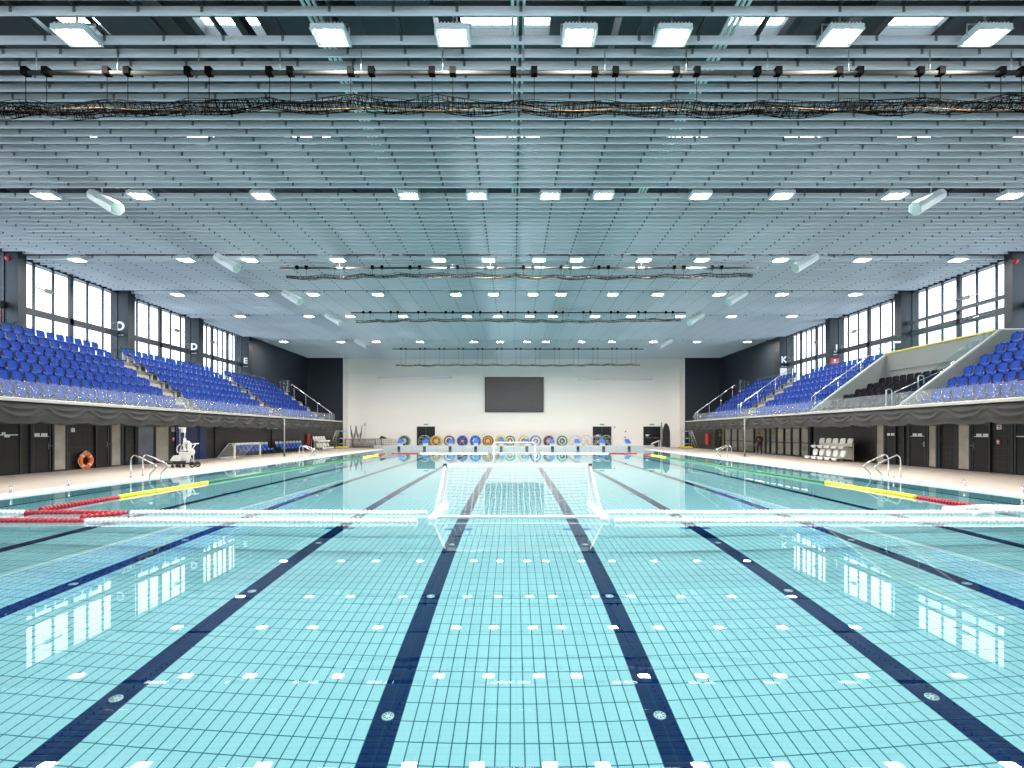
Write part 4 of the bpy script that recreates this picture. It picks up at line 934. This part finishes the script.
for px, lab in ((424.5,'empty grey rope reel in front of the lifebuoy-side double door'),(575,'empty grey rope reel, first after the green one'),(586.5,'empty grey rope reel, second after the green one'),(597.5,'empty grey rope reel before the middle double door, its left half'),(606.5,'empty grey rope reel before the middle double door, its right half')): reel(px, [], lab, 54.0+(1.15 if px in (586.5,606.5) else 0))
# ------------------------------------------------------------------ corner by the lifebuoy side: stored frames, cages, nets
M['tubew'] = principled('worn_white_tube', (0.20,0.185,0.165), 0.5); M['wirenet'] = principled('grey_net', (0.13,0.12,0.105), 0.8); M['dknet'] = principled('dark_net', (0.10,0.09,0.08), 0.9); M['wire'] = principled('beige_wire', (0.34,0.30,0.23), 0.5, .3)
M['netwhite'] = M['netwhite']
for i, (x, y, rz, lab) in enumerate(((-15.8,56.1,0.0,'white goal frame with net standing by the wall, in the far corner, rear one'),(-15.5,54.95,0.0,'white goal frame with net stored in the far corner, middle one'),(-15.8,53.65,0.0,'white goal frame with net stored in the far corner, nearest the pool'))):
    polo_goal('stored_goal', (x,y,DECK), rz, lab, False, .009, .16, .55, mats=('tubew','wirenet'))
for k, px in enumerate((350.5, 356, 362)):
    p = atY(px, 447, 54.6); q = MB(); q.cyl((p.x,54.6,DECK),(p.x,54.6,2.38),.03,n=8); q.lathe([(.2,0),(.2,.03),(.04,.06)],14,M=Matrix.Translation((p.x,54.6,DECK))); q.tube([(p.x-.15,54.6,2.36),(p.x+.15,54.6,2.36)],.025,6)
    tag(q.build('net_pole', M['galv']), 'grey upright pole holding a dark net in the far corner, %s from the wall end' % ORD[k+1], 'pole')
for k, (a, b) in enumerate(((350.7,355.8),(356.2,361.8))):
    A, B = atY(a, 425, 54.6), atY(b, 425, 54.6); q = MB()
    for s in range(7):
        dz = .95+.06*s; q.tube([(A.x+(B.x-A.x)*u/10, 54.6+.04*math.sin(s*2+u), 2.33-dz*(4*(u/10)*(1-u/10))**.8-.05*s) for u in range(11)],.022,5)
    tag(q.build('hanging_net', M['dknet']), 'dark net sagging between two poles in the far corner, %s one' % ['first','second'][k], 'net')
p = atY(364.8, 447, 54.5); q = MB(); q.cyl((p.x,54.5,DECK),(p.x,54.5,2.6),.02,n=6); q.box(p.x-.08,p.x+.12,54.48,54.52,2.35,2.6); q.lathe([(.18,0),(.18,.02),(.03,.05)],12,M=Matrix.Translation((p.x,54.5,DECK)))
tag(q.build('flag_pole', M['galv']), 'thin grey pole with a small top plate beside the hanging nets', 'pole')
def cage(px0, px1, y, h, label):
    a, b = atY(px0, 447, y), atY(px1, 447, y); t = thing('wire_cage_trolley', (a.x,y,DECK), label, 'trolley'); W, D = b.x-a.x, .9; q = MB(); r = .014
    for i in range(int(W/.16)+1):
        x = W*i/int(W/.16); q.tube([(x,0,.15),(x,0,h)],r,4); q.tube([(x,D,.15),(x,D,h)],r,4)
    for j in range(int((h-.15)/.16)+1):
        z_ = .15+(h-.15)*j/int((h-.15)/.16)
        q.tube([(0,0,z_),(W,0,z_),(W,D,z_),(0,D,z_)],r,4,closed=True)
    q.build('wire_basket', M['wire'], t)
    q = MB(); q.box(0,W,0,D,.13,.16); bp_ = q.build('base_plate', M['galv'], t)
    for x in (.1,W-.1):
        for d in (.08,D-.08): c = MB(); c.cyl((x,d-.02,.06),(x,d+.02,.06),.06,n=12); c.box(x-.02,x+.02,d-.02,d+.02,.06,.14); c.build('castor', M['rubber'], bp_)
cage(379.5, 388.5, 54.0, .95, 'beige wire cage trolley with dark cover on top, far corner'); cage(389.5, 398.5, 54.2, .90, 'beige wire cage trolley nearest the first rope reel')
q = MB(); p = atY(383, 438, 54.4); q.prism([(p.x-.32,1.02),(p.x-.15,1.30),(p.x+.25,1.12),(p.x+.35,1.02)],'y',54.1,54.7); tag(q.build('folded_cover', M['rubber']), 'dark folded cover lying on a beige wire cage trolley', 'cover')
# ------------------------------------------------------------------ rolling step platforms in both corners
def steps(sg, y, label):
    t = thing('step_platform', (sg*18.0,y,DECK), label, 'steps'); s = -sg
    # inclined ladder on the wall side, platform and guard rail on the pool side
    for d in (-.4,.4):
        q = MB(); q.tube([(s*-.42,d,.05),(s*.22,d,1.72)],.03,6); q.build('stringer', M['galv'], t)
        q = MB(); q.tube([(s*.22,d,.05),(s*.22,d,1.74),(s*.22,d,2.65)],.028,6); q.tube([(s*.95,d,.12),(s*.95,d,2.0),(s*.22,d,2.65)] if False else [(s*.95,d,.12),(s*.95,d,1.9)],.028,6); q.tube([(s*.22,d,1.74),(s*.95,d,1.74)],.028,6); q.tube([(s*.22,d,1.0),(s*.95,d,1.0)],.022,6); q.tube([(s*.22,d,.45),(s*.95,d,.45)],.022,6); q.build('side_frame', M['galv'], t)
    for k in range(6):
        u = (k+.7)/6.4; q = MB(); q.box(*sorted((s*(-.42+.64*u)-.10, s*(-.42+.64*u)+.10)),-.4,.4,.05+1.67*u-.015,.05+1.67*u+.015); q.build('tread', M['galv'], t)
    q = MB(); q.box(*sorted((s*.20,s*.97)),-.42,.42,1.70,1.74); q.build('platform', M['galv'], t)
    q = MB(); q.rbox(*sorted((s*.15,s*1.25)),-.48,-.36,.05,.19,.02); q.rbox(*sorted((s*.15,s*1.25)),.36,.48,.05,.19,.02); q.build('base_bar', M['yellow'], t)
    q = MB(); q.box(*sorted((s*.45,s*.75)),-.3,.3,1.05,1.25); q.build('kit_box', M['rubber'], t)
    for x in (.2,1.2):
        for d in (-.42,.42): c = MB(); c.cyl((s*x,d-.02,.05),(s*x,d+.02,.05),.05,n=10); c.build('castor', M['rubber'], t)
steps(1, 52.6, 'grey metal step platform with yellow base bars, beside the tall black board'); steps(-1, 52.6, 'grey metal step platform with yellow base bars, in the corner of stored goals')
# tall board and pole beside the last double door
p = atY(666, 448, 55.6); q = MB(); q.prism([(p.x-.42,DECK),(p.x+.42,DECK),(p.x+.40,1.7),(p.x+.30,2.25),(p.x+.06,2.62),(p.x-.08,2.62),(p.x-.28,2.1),(p.x-.34,1.6)],'y',55.5,55.75); tag(q.build('rescue_board', M['rubber']), 'tall black pointed board standing upright by the white wall', 'board')
p = atY(661.5, 448, 55.0); q = MB(); q.cyl((p.x,55.0,DECK),(p.x,55.0,2.7),.05,n=8); q.cyl((p.x+.1,55.0,DECK),(p.x+.1,55.0,2.3),.03,n=8); q.lathe([(.2,0),(.2,.03),(.05,.06)],12,M=Matrix.Translation((p.x+.03,55.0,DECK))); tag(q.build('tall_pole', M['tubew']), 'tall pale pole standing between the double door and the black board', 'pole')
for k, (px, py) in enumerate(((625.5,431.5),(625,437.3),(614.5,427))):
    p = atY(px, py, YF); q = MB(); q.rbox(p.x-.07,p.x+.07,YF-.06,YF,p.z-.07,p.z+.07,.02); tag(q.build('call_button', M['red']), 'tiny red wall button on the white wall, %s' % ['upper of two between the doors','lower of two between the doors','right above the middle double door'][k], 'button')
# ================================================================== things hung from the ceiling
M['netblk'] = principled('black_net', (0.003,0.003,0.003), 0.9, spec=0.05); M['pipe'] = principled('pale_pipe', (0.06,0.06,0.055), 0.8, spec=0.1); M['ropeo'] = principled('tan_rope', (0.16,0.09,0.035), 0.9)
def hung_net(x0, x1, y, zp, zn, rr, label, nstr=9, hang=2.0, cross=.09):
    t = thing('hung_net', ((x0+x1)/2, y, zp), label, 'net'); c = (x0+x1)/2; q = MB()
    L = x1-x0; N = int(L/.35); strands = []
    for k in range(nstr):
        ph = random.uniform(0, 6.28); a0 = 2*PI*k/nstr; pts = []
        for i in range(N+1):
            x = x0+L*i/N; u = (x/hang) % 1.0; sg_ = .09*4*u*(1-u)+.05*math.sin(x*.45)
            a = a0+.9*math.sin(x*.6+ph)+x*.25; r = rr*(.45+.55*abs(math.sin(x*1.3+ph)))
            pts.append(Vector((x-c, r*math.cos(a), zn-zp-sg_+r*.75*math.sin(a))))
        strands.append(pts); q.tube(pts, .008, 3, caps=False)
    n2 = int(L/cross)
    for i in range(n2):
        f = (i+random.random())/n2*N; a = min(int(f), N-1); fr = f-a; ks = random.sample(range(nstr), 4)
        q.tube([strands[k][a].lerp(strands[k][a+1], fr) for k in ks], .0065, 3, caps=False)
    q.build('net_bundle', M['netblk'], t)
    o = MB(); o.tube([(x0-c+L*i/60, .02, zn-zp-.09+.03*math.sin(i*.9)) for i in range(61)], .014, 5); o.build('edge_rope', M['ropeo'], t)
    p = MB(); p.cyl((x0-c-.3,0,0),(x1-c+.3,0,0),.045,n=10); p.build('support_pipe', M['pipe'], t)
    k = 0; x = x0+hang*.4
    while x < x1:
        for d in (-.22,.22):
            b = MB(); b.cbox((x-c+d,0,.03),(.13,.14,.15)); b.build('clamp', M['netblk'], t)
            h = MB(); h.cyl((x-c+d,0,0),(x-c+d,0,zn-zp+.02),.008,n=5); h.build('hanger', M['netblk'], t)
        m = MB(); m.cyl((x-c,0,0),(x-c,0,ZC-zp+.1),.012,n=5); m.build('drop_rod', M['galv'], t)
        x += hang
hung_net(-12.6, 12.4, 11.05, 9.22, 8.55, .20, 'long black net bundle hung below the ceiling nearest the camera', 12, 1.72, .028)
hung_net(-10.6, 11.0, 24.2, 9.25, 8.92, .13, 'black net bundle hung below the middle of the ceiling', 10, 1.75, .05)
hung_net(-10.1, 10.6, 33.2, 9.25, 8.80, .12, 'black net bundle hung below the ceiling over the far goal', 9, 1.75, .07)
hung_net(-10.8, 11.5, 47.6, 9.25, 7.85, .12, 'black net bundle hung in front of the white far wall', 9, 1.75, .07)
# ------------------------------------------------------------------ white horn loudspeakers under the slats
M['spk'] = principled('white_speaker', (0.80,0.86,0.84), 0.4); M['spkface'] = tiles('pale_green_mesh', (0.50,0.62,0.58), (0.50,0.62,0.58), (0.36,0.46,0.43), 0.03, 0.03, 0.006, 0.6, axes='xy')
sp0 = None
for (px, py, rown) in ((104,201,0),(929,201,0),(226,262,1),(806,262,1),(291.5,297,2),(737.5,297,2),(333,318.5,3),(696,318.5,3),(361,343,4),(666,343,4)):
    p = atZ(px, py, ZC-.42); sg = -1 if px < CX else 1; lab = 'white horn loudspeaker under the slats, %s row from the camera, %s' % (ORD[rown+1], 'lifebuoy side' if sg < 0 else 'black seats side')
    d = Vector((-sg*.85,-.18,-.48)).normalized()
    if sp0 is None:
        t = sp0 = thing('ceiling_speaker', p, lab, 'speaker', 'white ceiling loudspeakers')
        q = MB(); pr = [(-.62,.12),(-.56,.18),(-.05,.20),(.58,.225),(.62,.23)]
        q.lathe([(r, z_) for z_, r in pr], 8, smooth=False); q.build('horn_body', M['spk'], t)
        q = MB(); q.lathe([(.205,.62),(.205,.632),(.10,.636)], 8, smooth=False); q.build('grille', M['spkface'], t)
        q = MB(); q.tube([(-.24,0,0),(-.27,0,0),(-.27,0,-.1)],.02,6); q.tube([(0,.21,-.2),(0,.42,-.35),(0,.60,-.45)],.022,6); q.build('bracket', M['galv'], t)
    else: t = copy_tree(sp0, p, label=lab)
    zq = d.to_track_quat('Z', 'Y'); t.rotation_euler = zq.to_euler()
# ================================================================== the person in the doorway of the glass front
M['cloth'] = principled('black_clothes', (0.012,0.012,0.014), 0.8); M['skin'] = principled('skin', (0.42,0.24,0.17), 0.5); M['hair'] = principled('dark_hair', (0.010,0.008,0.007), 0.6); M['shoe'] = principled('blue_shoe_covers', (0.03,0.22,0.65), 0.5)
t = thing('person', (17.7,37.6,DECK), 'person in black clothes and blue shoe covers standing in the glass front opening', 'person', rz=math.radians(205)); t.scale = (1.2,1.2,1.0)
def skinned(name, verts, edges, radii, mats, root=0, lv=2):
    me = bpy.data.meshes.new(name); me.from_pydata(verts, edges, []); o = bpy.data.objects.new(name, me); COL.objects.link(o)
    sk = o.modifiers.new('skin', 'SKIN'); sk.use_smooth_shade = True
    if not me.skin_vertices: me.skin_vertices.new()
    for i, r in enumerate(radii):
        r = r if isinstance(r, tuple) else (r, r); me.skin_vertices[0].data[i].radius = r
    me.skin_vertices[0].data[root].use_root = True
    su = o.modifiers.new('sub', 'SUBSURF'); su.levels = lv; su.render_levels = lv
    dg = bpy.context.evaluated_depsgraph_get(); m2 = bpy.data.meshes.new_from_object(o.evaluated_get(dg)); bpy.data.objects.remove(o)
    m2.materials.clear()
    for m in mats: m2.materials.append(m)
    for p in m2.polygons: p.use_smooth = True
    n = bpy.data.objects.new(name, m2); COL.objects.link(n); n.parent = t; return n
# local: facing +x, height 1.52
V = [(0,0,.82),(.01,0,1.00),(.04,0,1.18),(.06,0,1.30),(.09,0,1.37),
     (0,.09,.78),(.04,.10,.44),(-.01,.11,.08),(.12,.12,.03),
     (0,-.09,.78),(.10,-.10,.45),(.08,-.11,.08),(.21,-.12,.03),
     (.06,.17,1.24),(.03,.23,1.02),(.18,.17,.98),(.27,.10,1.08),
     (.06,-.17,1.24),(.03,-.23,1.02),(.14,-.20,.84),(.17,-.19,.76)]
E = [(0,1),(1,2),(2,3),(3,4),(0,5),(5,6),(6,7),(7,8),(0,9),(9,10),(10,11),(11,12),(2,13),(13,14),(14,15),(15,16),(2,17),(17,18),(18,19),(19,20)]
RR = [(.12,.13),(.11,.13),(.12,.15),(.07,.07),(.045,.045),.085,.058,.04,.035,.085,.058,.04,.035,.06,.045,.036,.026,.06,.045,.036,.026]
body = skinned('body', V, E, RR, [M['cloth'], M['skin'], M['shoe']])
for p in body.data.polygons:
    c = p.center
    if c.z < .085: p.material_index = 2
    elif (c.x > .20 and c.z > .95 and c.z < 1.2) or (abs(c.y+.19) < .06 and c.z < .80 and c.x > .12) or c.z > 1.33: p.material_index = 1
hd = MB(); hv, hf = [], []
for i in range(13):
    for j in range(16):
        la = -PI/2+PI*i/12; lo_ = 2*PI*j/16; x = .098*math.cos(la)*math.cos(lo_); y = .074*math.cos(la)*math.sin(lo_); z_ = .118*math.sin(la)
        if z_ < -.02 and x > 0: x *= .92; y *= .86
        if abs(y) < .02 and x > .07 and -.035 < z_ < .02: x += .022
        if .02 < abs(y) < .05 and x > .06 and 0 <= z_ < .03: x -= .010
        if abs(y) < .03 and x > .06 and -.06 < z_ < -.045: x -= .006
        hv.append((.115+x, y, 1.455+z_))
for i in range(12):
    for j in range(16): hf.append((i*16+j, i*16+(j+1) % 16, (i+1)*16+(j+1) % 16, (i+1)*16+j))
hd.add(hv, hf, 0, True)
for s in (-1,1): hd.add([(.10+a*.02, s*(.072+.012*b), 1.45+c*.03) for a, b, c in ((-1,0,0),(0,1,1),(1,0,0),(0,1,-1),(0,0,1),(0,0,-1))], [(0,1,2),(0,2,3),(0,4,1),(1,4,2),(0,3,5),(2,5,3)], 0, True)
hd.build('head', M['skin'], t)
hh_ = MB(); hv2 = []
for i in range(7):
    for j in range(16):
        la = -.15+ (PI/2+.15)*i/6; lo_ = 2*PI*j/16; k_ = 1.10; x = .098*k_*math.cos(la)*math.cos(lo_); y = .074*k_*math.cos(la)*math.sin(lo_); z_ = .118*1.08*math.sin(la)
        if x > .045 and z_ < .06: z_ = .06+.02*(z_ < 0); x = min(x, .085)
        hv2.append((.108+x, y, 1.46+z_))
hh_.add(hv2, [(i*16+j, i*16+(j+1) % 16, (i+1)*16+(j+1) % 16, (i+1)*16+j) for i in range(6) for j in range(16)], 0, True); hh_.build('hair', M['hair'], t)
for (hx, hy, hz, dx, dz, sy) in ((.27,.10,1.08,.6,.8,1),(.17,-.19,.76,.3,-.95,-1)):
    hn = MB(); d = Vector((dx,0,dz)).normalized(); b = Vector((hx,hy,hz)); up = Vector((0,1,0))
    hn.tube([b-d*.01, b+d*.03, b+d*.075], [.022,.034,.030], 8)
    for k in range(4):
        o_ = up*(-.024+.016*k); L = (.055,.068,.064,.05)[k]; hn.tube([b+d*.07+o_, b+d*(.07+L*.55)+o_+Vector((.010,0,-.006)), b+d*(.07+L)+o_+Vector((.028,0,-.02))], [.0095,.0085,.007], 6)
    hn.tube([b+d*.02+up*.03*sy, b+d*.05+up*.05*sy+Vector((.012,0,0)), b+d*.08+up*.052*sy+Vector((.02,0,0))], [.011,.0095,.008], 6)
    hn.build('hand', M['skin'], t)
# ------------------------------------------------------------------ render look
for o in COL.objects:
    if o.name.startswith('pool_') or o.name.startswith('floor_inlet'): o.cycles.is_caustics_receiver = True
water.cycles.is_caustics_caster = True
S.cycles.caustics_refractive = True; S.cycles.caustics_reflective = False; S.cycles.blur_glossy = 1.0
S.cycles.max_bounces = 10; S.cycles.diffuse_bounces = 5; S.cycles.glossy_bounces = 4; S.cycles.transmission_bounces = 6; S.cycles.transparent_max_bounces = 12
S.cycles.sample_clamp_indirect = 8.0; S.cycles.use_denoising = True
vs = S.view_settings; vs.view_transform = 'Standard'; vs.look = 'None'; vs.gamma = 1.0; vs.use_curve_mapping = False; vs.exposure = EXPO
